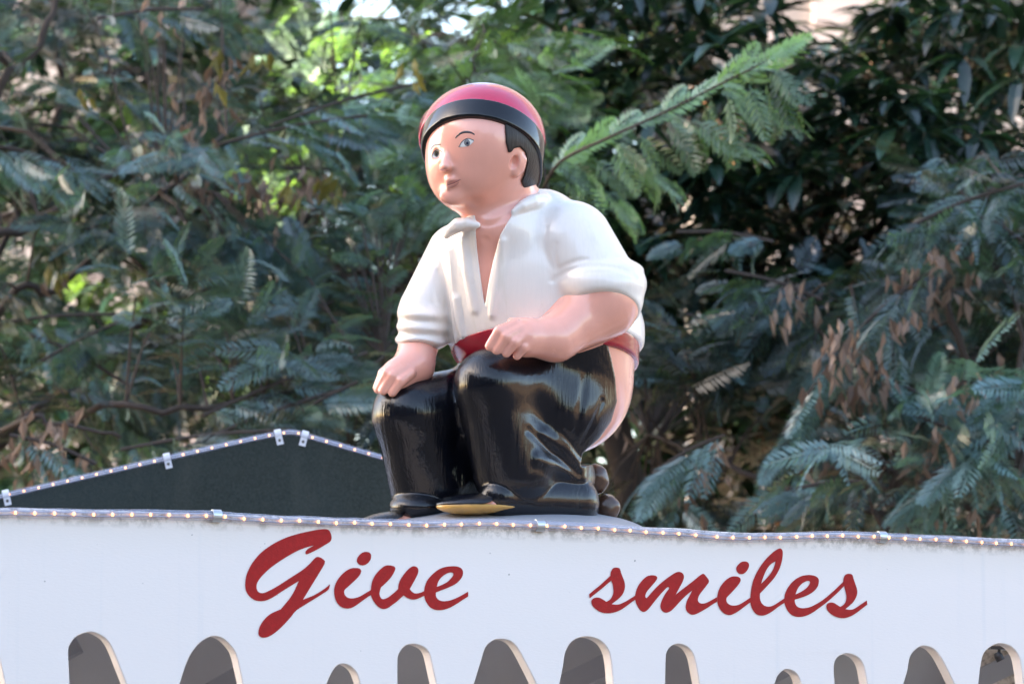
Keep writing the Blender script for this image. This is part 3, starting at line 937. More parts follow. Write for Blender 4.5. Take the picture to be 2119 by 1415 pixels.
# nose, cheeks, chin, lips
B.union(cone((927, 305, 140), (922, 338, 155), 4.5, 9), 9)
B.union(ell((923, 345, 156), (12, 9, 14)), 6)
B.union(ell((914, 348, 147), (6, 6, 8)), 5)
B.union(ell((943, 345, 149), (9, 7, 10)), 5)
B.union(ell((978, 364, 122), (40, 32, 28)), 26)
B.union(ell((934, 408, 132), (24, 17, 16)), 24)
B.union(ell((935, 372, 148), (13, 7, 10)), 10)
B.union(cone((927, 380, 147), (946, 374, 150), 4.5, 4.5), 5)
B.union(cone((929, 387, 147), (948, 380, 149), 5, 4.5), 5)
B.cut(cone((921, 385, 155), (952, 374.5, 160), 1.6, 1.6), 3)
B.cut(ell((966, 296, 152), (15, 8, 7), -20), 10)
B.cut(ell((903, 320, 128), (11, 8, 7), -22), 9)
B.union(cone((942, 285, 146), (978, 277, 138), 4, 4), 14)
# ear
B.union(ell((1070, 337, 132), (17, 24, 16), 12), 7)
B.cut(ell((1064, 336, 149), (8.5, 14, 8), 12), 5)
B.union(cone((1058, 322, 142), (1072, 316, 142), 4, 4.5), 5)
B.union(cone((1072, 316, 142), (1084, 330, 134), 4.5, 4.5), 5)
B.union(cone((1084, 330, 134), (1080, 352, 134), 4.5, 4.5), 5)
B.union(ell((1066, 358, 136), (10, 9, 9)), 7)
# left hand on the near knee: palm and fingers
B.union(ell((1085, 697, 188), (34, 32, 24), -8), 18)
for a, m_, b, r in (((1066, 672, 200), (1034, 686, 214), (1014, 716, 210), 12.5), ((1076, 682, 207), (1047, 697, 219), (1028, 724, 213), 12),
                    ((1088, 694, 209), (1066, 708, 219), (1048, 730, 212), 11.5), ((1102, 704, 206), (1085, 718, 213), (1070, 736, 205), 10.5)):
    B.union(cone(a, m_, r, r), 5); B.union(cone(m_, b, r, r * 0.85), 4)
B.union(cone((1100, 672, 178), (1060, 668, 180), 13, 11), 8)
# right hand on the far knee
B.union(ell((828, 772, 74), (32, 30, 24), -35), 14)
for a, m_, b, r in (((838, 764, 88), (812, 778, 98), (793, 808, 92), 11.5), ((826, 758, 84), (802, 772, 92), (783, 806, 82), 11),
                    ((812, 756, 74), (793, 772, 78), (780, 802, 66), 10.5), ((850, 772, 92), (830, 788, 103), (812, 812, 98), 11)):
    B.union(cone(a, m_, r, r), 4); B.union(cone(m_, b, r, r * 0.85), 4)
# V of the chest: collar bones and breastbone hollow
B.cut(cone((1003, 500, 122), (1005, 640, 140), 4, 3), 14)
B.groove([(968, 451), (990, 463), (1015, 465), (1038, 454), (1056, 438)], 3.2, 4, 11)

A0 = cc((882.0, 300, 75))
upn = np.cross(cc((1005, 247, 168)) - A0, cc((1120, 366, 45)) - A0); upn /= np.linalg.norm(upn)
if upn[1] > 0: upn = -upn


def under_cap(dist):
    un, A_ = upn, A0
    def fn(X, Y, Z_):
        d = -((X - A_[0]) * un[0] + (Y - A_[1]) * un[1] + (Z_ - A_[2]) * un[2]) + dist
        return np.maximum(d, Y - 420)
    return fn, np.array([850.0, 150, -120]), np.array([1150.0, 420, 220])
B.cut(under_cap(16), 2)
body, BV = part('body', B, M['skin'], bvh=True)


def surf(a, b, bv=None):
    z = 120.0
    for _ in range(3):
        x, y = c2(a, b, z)
        h = (bv or BV).ray_cast(Vector((x, y, 600)), Vector((0, 0, -1)))
        if h[0] is None: break
        z = h[0].z
    return z


def patch(name, loop, mat, off=0.8, parent=None, n=5, step=2.0):
    """painted shape laid on the surface: loop in photo pixels"""
    L = catmull(loop, n, True)
    c = L.mean(0)
    rings = 5
    V = [(c[0], c[1], surf(*c) + off)]
    m = len(L)
    for r_ in range(1, rings + 1):
        for q in L:
            p = c + (q - c) * r_ / rings
            V.append((p[0], p[1], surf(*p) + off * (1 if r_ < rings else 0.15)))
    F = [[0, 1 + i, 1 + (i + 1) % m] for i in range(m)]
    for r_ in range(rings - 1):
        for i in range(m):
            a = 1 + r_ * m + i; b = 1 + r_ * m + (i + 1) % m
            F.append([a, b, b + m, a + m])
    o = mesh(name, W(np.array([cc(q) for q in V])), F, mat, parent or statue_root, True)
    return o


def stroke(name, pts, wid, mat, off=0.8, parent=None):
    P = catmull(pts, 6)
    w_ = np.interp(np.linspace(0, 1, len(P)), np.linspace(0, 1, len(wid)), wid)
    t = np.gradient(P, axis=0); t /= np.linalg.norm(t, axis=1)[:, None]
    nn = np.stack([-t[:, 1], t[:, 0]], 1)
    V = []; F = []
    for p, q, ww in zip(P, nn, w_):
        for s in (-1, -0.5, 0, 0.5, 1):
            a = p + q * ww * s / 2
            V.append((a[0], a[1], surf(*a) + off * (1 - 0.8 * abs(s) ** 2)))
    for i in range(len(P) - 1):
        for k in range(4):
            a = i * 5 + k; F.append([a, a + 1, a + 6, a + 5])
    return mesh(name, W(np.array([cc(q) for q in V])), F, mat, parent or statue_root, True)


e1 = patch('eye', [(950, 303.5), (955, 295), (962, 289), (970, 287.5), (980, 291), (976, 297.5), (969, 302.5), (960, 304.5)], M['eyewhite'])
patch('iris', [(966.5 + 7 * math.cos(a), 295.5 + 7.6 * math.sin(a)) for a in np.linspace(0, 2 * math.pi, 12, endpoint=False)], M['iris2'], 1.4, e1)
patch('pupil', [(967 + 3 * math.cos(a), 296.5 + 3.4 * math.sin(a)) for a in np.linspace(0, 2 * math.pi, 10, endpoint=False)], M['pupil'], 1.9, e1)
stroke('eye_line', [(949.5, 305), (955, 295), (963, 288.5), (971, 287), (980.5, 291)], [1.8, 1.8, 1.6, 1.3, 1.2], M['brow'], 1.8, e1)
e2 = patch('eye', [(892.5, 325.5), (896, 318), (901, 313), (907, 311), (914.5, 315.5), (912, 321), (906, 325.5), (899, 327)], M['eyewhite'])
patch('iris', [(903.5 + 5.0 * math.cos(a), 319 + 6.8 * math.sin(a)) for a in np.linspace(0, 2 * math.pi, 12, endpoint=False)], M['iris'], 1.4, e2)
patch('pupil', [(903.5 + 2.4 * math.cos(a), 320 + 3 * math.sin(a)) for a in np.linspace(0, 2 * math.pi, 10, endpoint=False)], M['pupil'], 1.9, e2)
stroke('eye_line', [(892, 326), (896, 317.5), (901, 312), (908, 310.5), (914.8, 315.5)], [1.0, 1.5, 1.6, 1.6, 1.5], M['brow'], 1.8, e2)
stroke('eyebrow', [(942, 286.5), (949, 279), (957, 274.5), (966, 273.5), (975, 275), (982, 279)], [1.5, 3.8, 4.6, 4.6, 3.8, 2], M['brow'])
stroke('eyebrow', [(890.5, 312), (894, 305.5), (899, 301), (905, 299.5), (912, 299)], [1.4, 2.4, 3.2, 3.4, 2.4], M['brow'])
stroke('mouth', [(923, 384), (930, 379), (938, 376), (946, 374), (953, 371.5)], [1.5, 7, 7.5, 5, 1.5], M['lip'], 0.7)
stroke('mouth_line', [(923, 384.5), (931, 381.5), (940, 378.5), (953, 372)], [1.2, 2, 2, 1], M['lipdark'], 1.3)
stroke('lower_lip', [(927, 387), (934, 387), (942, 383.5), (950, 377)], [1.5, 5, 5, 1.5], M['lip'], 0.7)

# --- hair
H = Grid((1030, 235, -70), (1140, 420, 190), 1.8)
H.union(ell((1000, 302, 60), (121, 126, 120)), 1)
H.union(ell((1070, 350, 30), (47, 64, 86)), 14)
H.clip_poly([(1046, 240), (1045, 268), (1047, 300), (1052, 320), (1058, 319), (1064, 311), (1076, 308), (1087, 318), (1090, 340), (1085, 362), (1079, 376), (1083, 390), (1092, 402), (1100, 412), (1145, 412), (1145, 240)], True, 2.5)
H.cut(under_cap(8), 2)
part('hair', H, M['hair'])

# --- cap and its black band
capd = [(ell((998, 291, 22), (131, 119, 134)), 1), (ell((904, 277, -20), (38, 56, 60)), 12)]
G = Grid((855, 160, -125), (1145, 345, 200), 2.0)
for p, k in capd: G.union(p, k)
G.clip(-upn, A0 + upn * 42.5, 4)
tmpF = G.F
G2 = Grid((855, 160, -125), (1145, 345, 200), 2.0)
G2.union(ell((904, 280, -20), (38, 52, 60)), 2)
G2.clip(np.array([0, 0, 1.0]), np.array([0, 0, 30.0]), 4)
hh = np.minimum(tmpF, G2.F); G.F = hh
part('cap', G, M['cap'])
G = Grid((860, 190, -100), (1140, 390, 205), 2.0)
G.union(ell((999, 300, 42), (127, 131, 141)), 1)
G.union(ell((1070, 350, 30), (47, 64, 86)), 14, 6.5)
G.union(ell((1000, 302, 60), (121, 126, 120)), 6, 5.5)
G.clip(-upn, A0, 4)
G.clip(upn, A0 + upn * 43, 3)
part('cap_band', G, M['band'])

# --- shirt
WL = cc((917.0, 738, 0))
wn_ = np.cross(cc((1120, 683, 135)) - WL, cc((1318, 738, -60)) - WL); wn_ /= np.linalg.norm(wn_)
if wn_[1] < 0: wn_ = -wn_
HIP = ell((1165, 790, -60), (147, 153, 150))
Sg = Grid((805, 390, -225), (1350, 775, 220), 2.4)
for p, k in torso: Sg.union(p, k, 4)
Sg.union(ell((1225, 690, -60), (107, 62, 110)), 40)
Sg.union(cone((1045, 432, 38), (1065, 500, 5), 64, 76), 30, 4)
Sg.union(ell((1030, 472, 75), (70, 45, 50)), 40, 4)
Sg.union(ell((1118, 462, 0), (75, 58, 70)), 30, 2)
Sg.union(HIP, 60, 4)
for pts, r in (([(932, 520), (937, 600), (948, 712)], 5), ([(960, 500), (966, 560), (982, 640)], 4), ([(945, 620), (955, 680), (972, 725)], 5), ([(1040, 500), (1030, 570), (1018, 650)], 3.5)):
    Sg.ridge(pts, r, -1.0, 18)
for pts, r in (([(924, 540), (929, 600), (938, 690)], 2.2), ([(950, 560), (959, 620), (962, 700)], 2.2), ([(1004, 640), (1003, 690)], 2), ([(1062, 540), (1055, 620), (1046, 680)], 2.2)):
    Sg.groove(pts, r, 4, 10)
Sg.clip(wn_, WL - wn_ * 13, 8)
for p, k in arm_l: Sg.union(p, 14, 4)
for p, k in arm_r: Sg.union(p, 12, 3)
Sg.groove([(1128, 470), (1124, 500), (1129, 530), (1142, 552)], 2.2, 4, 11)
Sg.groove([(1150, 505), (1146, 530), (1152, 553)], 1.8, 3, 9)
Sg.groove([(904, 560), (901, 595), (906, 625)], 1.8, 3, 9)
# rolled cuffs
ax = np.array([0.05, 0.80, 0.60])
cut_l = cc((1241, 607, 158.0))
Sg.union(ell((1240, 588, 74), (98, 64, 98)), 5)
Sg.union(ell((1238, 560, 70), (94, 30, 92)), 6)
axr = np.array([-0.05, 0.86, 0.50])
for yy, rx in ((652, 48), (679, 50), (706, 51)):
    Sg.union(ell((875 - (yy - 655) * 0.08, yy, 2), (rx + 3, 20, 64), 4), 15)
def sleeve_cut(p, n, lo, hi):
    def fn(X, Y, Z_):
        d = -((X - p[0]) * n[0] + (Y - p[1]) * n[1] + (Z_ - p[2]) * n[2])
        bx = np.maximum(np.maximum(np.abs(X - (lo[0] + hi[0]) / 2) - (hi[0] - lo[0]) / 2, np.abs(Y - (lo[1] + hi[1]) / 2) - (hi[1] - lo[1]) / 2), np.abs(Z_ - (lo[2] + hi[2]) / 2) - (hi[2] - lo[2]) / 2)
        return np.maximum(d, bx)
    return fn, np.array(lo, float), np.array(hi, float)
# the arms hide the torso behind them, so the openings are cut only round the arms
SgT = Grid((805, 390, -225), (1350, 775, 220), 2.4)
for p, k in torso: SgT.union(p, k, 4)
SgT.union(ell((1225, 690, -60), (107, 62, 110)), 40)
SgT.clip(wn_, WL - wn_ * 13, 8)
Sg.cut(sleeve_cut(cut_l, ax, (1120, 560, -20), (1345, 780, 225)), 5)
Sg.cut(sleeve_cut(cc((868, 711, 50.0)), axr, (800, 640, -100), (921, 790, 120)), 5)
Sg.F = np.minimum(Sg.F, SgT.F)
Sg.groove([(1144, 580), (1170, 560), (1210, 549), (1250, 548), (1290, 556), (1318, 572)], 2.5, 4, 11)
Sg.groove([(1150, 560), (1180, 543), (1215, 536)], 2, 3, 9)
Sg.clip_poly([(990, 380), (984, 450), (984, 470), (987, 510), (993, 560), (1003, 632), (1010, 590), (1020, 540), (1035, 487), (1052, 458), (1064, 440), (1085, 415), (1100, 380)], False, 3, cmin=0)
# collar rolls
Sg.union(chain([(1064, 438, 118), (1080, 425, 116), (1100, 414, 104), (1126, 409, 76), (1150, 419, 20), (1130, 425, -40)], 15), 8)
Sg.union(chain([(924, 488, 84), (931, 474, 96), (945, 463, 106), (966, 457, 112), (988, 466, 118)], 15), 6)
part('shirt', Sg, M['shirt'])

# --- sash
G = Grid((895, 640, -225), (1345, 790, 170), 2.2)
for p, k in torso: G.union(p, k, 7)
G.union(HIP, 60, 8)
G.clip(wn_, WL + wn_ * 18, 4)
G.clip(-wn_, WL - wn_ * 18, 4)
part('sash', G, M['sash'])

# --- trousers
T = Grid((755, 700, -220), (1300, 1085, 215), 2.4)
for p, k in torso: T.union(p, k, 2)
T.union(HIP, 60, 5)
T.union(cone((1172, 805, -5), (1018, 797, 122), 96, 73), 24)            # near thigh
T.union(cone((1018, 800, 120), (1064, 975, 96), 73, 85), 22)            # near shin
T.union(cone((1138, 860, 40), (1152, 990, 26), 58, 72), 34)            # calf
T.union(cone((1060, 835, -70), (852, 857, 32), 95, 77), 30)             # far thigh
T.union(cone((852, 860, 32), (888, 1005, 5), 77, 83), 22)               # far shin
T.union(cone((945, 870, -75), (950, 1030, -70), 72, 62), 30)  # filler added behind the legs to keep the gap between them dark
T.union(cone((1150, 905, 20), (1178, 985, 10), 45, 50), 26)
# folds behind the near knee and over the calf
T.union(ell((956, 930, -25), (62, 120, 66)), 30)  # not a fold: second filler added to darken the gap between the legs
T.union(ell((1160, 862, 32), (96, 84, 92)), 44)
T.ridge([(1118, 900), (1155, 925), (1200, 968)], 12, -7, 26)
T.ridge([(1112, 950), (1155, 965), (1202, 990)], 10, -6, 22)
T.groove([(1192, 908), (1198, 870), (1208, 815), (1214, 770)], 3, 4, 14)
T.groove([(1206, 916), (1228, 880), (1248, 830)], 2.5, 4, 12)
T.groove([(1098, 890), (1130, 918), (1165, 950), (1200, 982)], 2.5, 5.5, 16)
T.groove([(1168, 895), (1185, 915), (1204, 945)], 2.5, 4, 12)
T.groove([(943, 770), (938, 800), (942, 850), (952, 900)], 4, 5, 14)
T.clip(-wn_, WL + wn_ * 6, 6)
# gathered hems over the feet
T.union(cone((1036, 1030, 138), (1184, 1038, 44), 44, 56), 4)
T.union(cone((1100, 1046, 110), (1195, 1052, 20), 30, 42), 14)
T.union(ell((866, 1047, 48), (60, 31, 66)), 5)
T.clip_poly([(1249, 690), (1262, 735), (1272, 780), (1276, 830), (1264, 870), (1240, 905), (1205, 934), (1200, 960), (1330, 960), (1330, 690)], False, 3, None, 0)
T.disp(lambda X, Y, Z_: 0.22 * np.sin(X * 0.42 + 2.2 * np.sin(Y * 0.013) + Z_ * 0.25) * np.clip((Y - 820) / 60, 0, 1) * np.clip((985 - Y) / 30, 0, 1))
part('trousers', T, M['black'])

# --- sandals and bare toes
def shoe(cx, cy, cz, rx, ry, rz, rot):
    G = Grid((cx - rx - 15, cy - ry - 30, cz - rz - 20), (cx + rx + 15, cy + ry + 20, cz + rz + 20), 1.8)
    G.union(ell((cx, cy + 2, cz), (rx, ry, rz), rot), 2); G.clip(np.array([0.06, -1, -0.1]), cc((cx, cy - 1, cz + rz)), 3)
    s_ = part('sandal', G, M['yellow'])
    G = Grid((cx - rx - 15, cy - ry - 30, cz - rz - 20), (cx + rx + 15, cy + ry + 20, cz + rz + 20), 1.8)
    G.union(ell((cx + 4, cy, cz - 4), (rx * 0.9, ry * 0.97, rz * 0.9), rot), 2)
    part('foot', G, M['skin'])
    G = Grid((cx - rx - 15, cy - ry - 30, cz - rz - 20), (cx + rx + 15, cy + ry + 20, cz + rz + 20), 1.8)
    G.union(ell((cx, cy, cz), (rx, ry + 1, rz), rot), 2, 1.5)
    G.clip(np.array([0.0, 1, 0.1]), cc((cx, cy + 1, cz + rz)), 3)
    G.clip_poly([(cx - rx - 20, cy - 60), (cx + 34, cy - 60), (cx + 26, cy - 10), (cx - 4, cy + 2), (cx - 30, cy - 2), (cx - 62, cy + 6), (cx - rx - 20, cy + 40)], True, 3)
    part('toe_cap', G, M['black'], s_)


shoe(994, 1042, 140, 90, 20, 52, -2)
shoe(808, 1078, 70, 66, 18, 44, -6)

# --- base
G = Grid((730, 1040, -310), (1350, 1140, 310), 4.0)
G.union(ell((1042, 1109, 0), (304, 60, 290)), 1)
G.clip(np.array([0, 1.0, 0.05]), np.array([1040, 1106, 0]), 3)
part('base', G, M['base'])

# --- two brown lumps, the figure's droppings, on the base behind the heels
for nm, c, r, lab in (('dropping', (1232, 992, -35), (28, 33, 28), 'upper of the two glossy dark brown lumps stacked behind the heel of the statue'),
                      ('dropping', (1256, 1050, -25), (28, 28, 29), 'lower of the two glossy dark brown lumps stacked behind the heel of the statue')):
    G = Grid(np.array(c) - 38, np.array(c) + 38, 1.8)
    G.union(ell(c, r, 8), 1)
    G.disp(lambda X, Y, Z_: 0.9 * np.sin(X * 0.16 + 1) * np.sin(Y * 0.2) + 0.5 * np.sin(Z_ * 0.3 + X * 0.1))
    V, Q = G.nets()
    me = mesh(nm, W(V), Q[:, ::-1], M['brown'], None, True)
    tag(me, lab, 'lump', 'brown lumps on the base')
#@@TREES
# ------------------------------------------------------------------ trees
def frond_mesh(pairs=17, L=0.155, ll=0.030, lw=0.0068, droop=0.25, fold=0.15, seed=0, tw=1.0):
    r = random.Random(seed)
    V = []; F = []
    def mid(s): return np.array([L * s, 0, -droop * L * s * s])
    for i in range(pairs):
        s = 0.06 + 0.94 * (i + 0.5) / pairs
        p = mid(s)
        l = ll * (0.55 + 0.75 * math.sin(math.pi * min(1, s * 0.82 + 0.16))) * (1.0 if s < 0.8 else 1 - (s - 0.8) * 2.2)
        for sd_ in (-1, 1):
            an = R(62 - 22 * s + r.uniform(-5, 5))
            d = np.array([math.cos(an), sd_ * math.sin(an), -fold + r.uniform(-0.12, 0.06)])
            side = np.array([math.sin(an), -sd_ * math.cos(an), 0.25 * sd_])
            a = p; b = p + d * l * 0.5 + side * lw * 0.5; c = p + d * l + np.array([0, 0, -l * 0.1]); e = p + d * l * 0.45 - side * lw * 0.5
            n = len(V); V += [a, b, c, e]; F.append([n, n + 1, n + 2, n + 3])
    for i in range(4):                       # thin midrib
        a = mid(i / 4); b = mid((i + 1) / 4); n = len(V)
        V += [a + [0, 0.0011, 0], a - [0, 0.0011, 0], b - [0, 0.0008, 0], b + [0, 0.0008, 0]]; F.append([n, n + 1, n + 2, n + 3])
    return np.array(V), np.array(F)


def broad_mesh(L=0.13, wd=0.034, droop=0.35, seed=0):
    V = []; F = []
    st_ = [0, 0.3, 0.6, 0.85, 1]; wds = [0.12, 0.85, 1, 0.6, 0.02]
    for s, q in zip(st_, wds):
        x = L * s; z = -droop * L * s * s
        V += [(x, -wd * q / 2, z + 0.004 * q), (x, 0, z), (x, wd * q / 2, z + 0.004 * q)]
    for i in range(4):
        for k in (0, 1):
            a = i * 3 + k; F.append([a, a + 3, a + 4, a + 1])
    return np.array(V), np.array(F)


def pod_mesh(L=0.034, wd=0.013):
    V = [(0, 0, 0), (L * 0.4, wd / 2, 0.003), (L, 0, -0.006), (L * 0.45, -wd / 2, 0.002), (L * 0.45, 0, -0.004)]
    F = [(0, 1, 2, 3), (0, 4, 2, 1), (0, 3, 2, 4)]
    return V, F


protoF = [frond_mesh(13, 0.13, 0.029, 0.0066, 0.3, 0.1, 1), frond_mesh(11, 0.105, 0.025, 0.0062, 0.7, 0.3, 2), frond_mesh(14, 0.14, 0.030, 0.0068, 0.15, 0.0, 3)]
protoF.append(frond_mesh(9, 0.105, 0.027, 0.0088, 0.25, 0.05, 4))
protoB = [broad_mesh(0.13, 0.036, 0.35), broad_mesh(0.11, 0.030, 0.6)]


def as_mesh(name, vf, mat):
    me = bpy.data.meshes.new(name); me.from_pydata([list(map(float, q)) for q in vf[0]], [], [list(map(int, q)) for q in vf[1]])
    me.materials.append(mat); return me


def orient(d, roll):
    """rotation matrix with x axis along d"""
    d = np.array(d, float); d /= np.linalg.norm(d)
    up = np.array([0, 0, 1.0]); y = np.cross(up, d); ny = np.linalg.norm(y)
    y = np.array([0, 1.0, 0]) if ny < 1e-3 else y / ny
    z = np.cross(d, y)
    c, s = math.cos(roll), math.sin(roll)
    return np.stack([d, c * y + s * z, -s * y + c * z], 1)


class Foliage:
    """collects leaf placements: the largest in view become parts, the rest one joined mass"""
    def __init__(s, protos, mat, name):
        s.p = protos; s.mat = mat; s.name = name; s.items = []
    tone = None
    def put(s, pos, d, roll, sc_, k):
        t = rnd.random() if s.tone is None else min(0.99, max(0.0, s.tone + rnd.uniform(-0.16, 0.16)))
        s.items.append((np.array(pos), orient(d, roll), sc_, k, t))
    def build(s, root, singles=250):
        def key(it):
            q = it[0] - CAMP
            dd = q @ FW
            x = (q @ RX) / dd * DIST / PX + 1059.5; y = 707.5 - (q @ UP) / dd * DIST / PX
            return dd if (0 < x < 2119 and 0 < y < 1100) else 100 + dd
        s.items.sort(key=key)
        mes = [as_mesh(s.name, p, s.mat) for p in s.p]
        off = np.array(root.location)
        for pos, Rm, sc_, k, t in s.items[:singles]:
            link_mesh(s.name, mes[k], root, pos - off, Matrix(Rm.tolist()), sc_)['tint'] = float(t)
        V = []; F = []; T = []; n = 0
        for pos, Rm, sc_, k, t in s.items[singles:]:
            v, f = s.p[k]
            V.append((v * sc_) @ Rm.T + pos - off); F.append(f + n); n += len(v); T.append(np.full(len(v), t))
        if not V: return
        V = np.concatenate(V); F = np.concatenate(F); T = np.concatenate(T)
        me = bpy.data.meshes.new('foliage')
        me.vertices.add(len(V)); me.vertices.foreach_set('co', V.ravel().astype(np.float32))
        me.loops.add(F.size); me.loops.foreach_set('vertex_index', F.ravel().astype(np.int32))
        me.polygons.add(len(F)); me.polygons.foreach_set('loop_start', np.arange(0, F.size, 4, dtype=np.int32))
        me.polygons.foreach_set('loop_total', np.full(len(F), 4, np.int32))
        me.update(calc_edges=True)
        a = me.attributes.new('tint', 'FLOAT', 'POINT'); a.data.foreach_set('value', T.astype(np.float32))
        me.materials.append(s.mat)
        o = bpy.data.objects.new('foliage', me); C.objects.link(o); o.parent = root; o['kind'] = 'stuff'


def limb(root, pts, r0, r1, mat, name='branch', sides=7):
    P = catmull([tuple(p) for p in pts], 5)
    # slight irregularity
    P = P + rng.normal(0, 0.004, P.shape)
    rr = np.linspace(r0, r1, len(P)) * (0.7 if name == 'branch' else 1)
    vv, ff = tube_vf(P, list(rr), sides)
    mesh(name, vv, ff, mat, root, True)
    return P


def blocked(p, gaps):
    q = p - CAMP; dd = q @ FW
    x = (q @ RX) / dd * DIST / PX + 1059.5; y = 707.5 - (q @ UP) / dd * DIST / PX
    for gx, gy, rx, ry in gaps:
        if ((x - gx) / rx) ** 2 + ((y - gy) / ry) ** 2 < rnd.uniform(0.75, 1.15): return True
    return False


GAPS = [(560, 0, 62, 34), (815, 15, 52, 66), (930, 40, 58, 82), (705, 0, 36, 26), (1715, 5, 120, 78), (1665, 85, 55, 36), (105, 235, 42, 45), (150, 430, 26, 60), (1240, 480, 22, 16), (1690, 510, 24, 30),
        (1745, 560, 22, 18), (40, 300, 20, 30), (900, 150, 40, 16), (1930, 150, 34, 28), (1440, 640, 26, 22)]


def twig_sprays(fol, centre_fn, n, limbs, twigmb, per=(4, 8), sc_=(0.8, 1.2), gaps=(), out=None, droop=0.25, k3=3):
    """little sprays of fronds at twig ends, twig led back to the nearest limb point"""
    LP = np.concatenate(limbs)
    for _ in range(n):
        p = centre_fn()
        fol.tone = getattr(centre_fn, 'tone', None)
        if blocked(p, gaps): continue
        j = np.argmin(((LP - p) ** 2).sum(1)); a = LP[j]
        d = p - a; L = np.linalg.norm(d)
        if L > 0.02 and L < 0.45:
            m = (a + p) / 2 + np.array([0, 0, 0.12 * L])
            vv, ff = tube_vf([a, m, p], [0.0035, 0.0025, 0.0015], 4, False)
            twigmb.add(vv, ff)
        d = d / (L + 1e-6)
        base = d + np.array([rnd.uniform(-.4, .4), rnd.uniform(-.6, .3), rnd.uniform(-.2, .3)])
        if out is not None: base = base * 0.5 + np.array(out)
        base /= np.linalg.norm(base)
        m = rnd.randint(*per)
        sr = orient(base, 0)
        for i in range(m):
            s = i / max(1, m - 1)
            side = -1 if i % 2 else 1
            an = R(rnd.uniform(25, 70)) * side * (1 - 0.75 * (s > 0.92))
            dr = sr @ np.array([math.cos(an), math.sin(an), rnd.uniform(-0.35, 0.25)]) + np.array([0, 0, -droop * rnd.random()])
            pos = p + base * (s - 0.5) * 0.17
            fol.put(pos, dr, rnd.uniform(-1.45, 1.45), rnd.uniform(*sc_), rnd.randrange(k3))


def pods(root, px, py, Y, n, spread, mat, pm):
    c = at(px, py, Y)
    mb = MB()
    for _ in range(n):
        pos = c + np.array([rnd.gauss(0, spread), rnd.gauss(0, spread), rnd.gauss(0, spread * 0.8)])
        Rm = orient((rnd.uniform(-.6, .6), rnd.uniform(-.6, .6), -1), rnd.uniform(0, 6))
        v = (np.array(pm[0]) * rnd.uniform(0.9, 1.6)) @ Rm.T + pos
        mb.add(v, pm[1])
    o = mb.build('pod_cluster' if mat is M['dry'] else 'yellow_leaves', mat, root)
    o['kind'] = 'stuff'; o['tint'] = rnd.uniform(0.3, 0.98)


POD = pod_mesh()


def spray(fol, a, b, n, size, up=0.15, sag=0.0):
    fol.tone = rnd.uniform(0.55, 0.95)
    """one long leafy shoot from a to b with paired fronds, like a fern"""
    a = np.array(a); b = np.array(b); t = b - a; L = np.linalg.norm(t); t /= L
    y = np.cross([0, 0, 1.0], t); y /= np.linalg.norm(y) + 1e-6; z = np.cross(t, y)
    for i in range(n):
        s = (i + 0.6) / n
        p = a + (b - a) * s + np.array([0, 0, -sag * s * s])
        for sd_ in (-1, 1):
            an = R(58 - 25 * s + rnd.uniform(-14, 14))
            d = t * math.cos(an) + (y * sd_ + z * rnd.uniform(-0.4, 0.4) + np.array([0, 0, -0.45])) * math.sin(an)
            fol.put(p, d, rnd.uniform(-1.3, 1.3), size * (0.65 + 0.5 * math.sin(math.pi * (0.15 + 0.8 * s))) * rnd.uniform(0.9, 1.1), rnd.randrange(3))
    fol.put(b, t + np.array([0, 0, -0.2]), 0, size * 0.8, 0)


# Tree 1: feathery tree at the left, its boughs sweeping up to the right
t1 = empty('feathery_tree', (-1.6, 3.6, 0), 'feathery-leaved tree at the left with thin dark boughs and hanging brown pods', 'tree')
f1 = Foliage(protoF, M['frond'], 'frond')
L1 = []
limb(t1, [(-1.75, 3.6, 0), (-1.72, 3.62, 0.9), (-1.6, 3.55, 1.7), (-1.5, 3.5, 2.1)], 0.085, 0.05, M['bark'], 'trunk', 12)
for pts, r0, r1 in (
        ([(-1.5, 3.5, 2.1), at(0, 640, 3.2), at(110, 600, 3.2), at(240, 485, 3.2), at(385, 350, 3.2), at(470, 270, 3.3)], 0.016, 0.006),
        ([(-1.55, 3.5, 2.1), at(-60, 560, 3.4), at(60, 470, 3.4), at(180, 390, 3.4), at(300, 330, 3.5), at(420, 345, 3.6), at(560, 345, 3.6), at(700, 350, 3.7)], 0.019, 0.006),
        ([(-1.6, 3.55, 2.0), at(-30, 260, 3.0), at(40, 150, 3.0), at(100, 50, 3.0), at(150, -60, 3.0)], 0.017, 0.009),
        ([(-1.5, 3.5, 2.1), at(250, 700, 3.6), at(480, 560, 3.8), at(700, 400, 4.0), at(900, 220, 4.1), at(1000, 120, 4.2)], 0.022, 0.008),
        ([(-1.5, 3.5, 2.1), at(180, 760, 3.2), at(400, 700, 3.4), at(620, 560, 3.6), at(820, 480, 3.8)], 0.016, 0.006),
        ([(-1.55, 3.5, 2.1), at(100, 300, 4.2), at(115, 100, 4.2), at(130, -80, 4.2)], 0.014, 0.01),
        ([(-1.5, 3.5, 2.1), at(150, 860, 2.8), at(380, 850, 2.7), at(640, 800, 2.8), at(800, 740, 2.9)], 0.014, 0.005),
        ([(-1.6, 3.55, 2.0), at(0, 900, 2.7), at(120, 880, 2.6), at(250, 900, 2.6)], 0.012, 0.005)):
    L1.append(limb(t1, pts, r0, r1, M['bark']))
tw = MB()


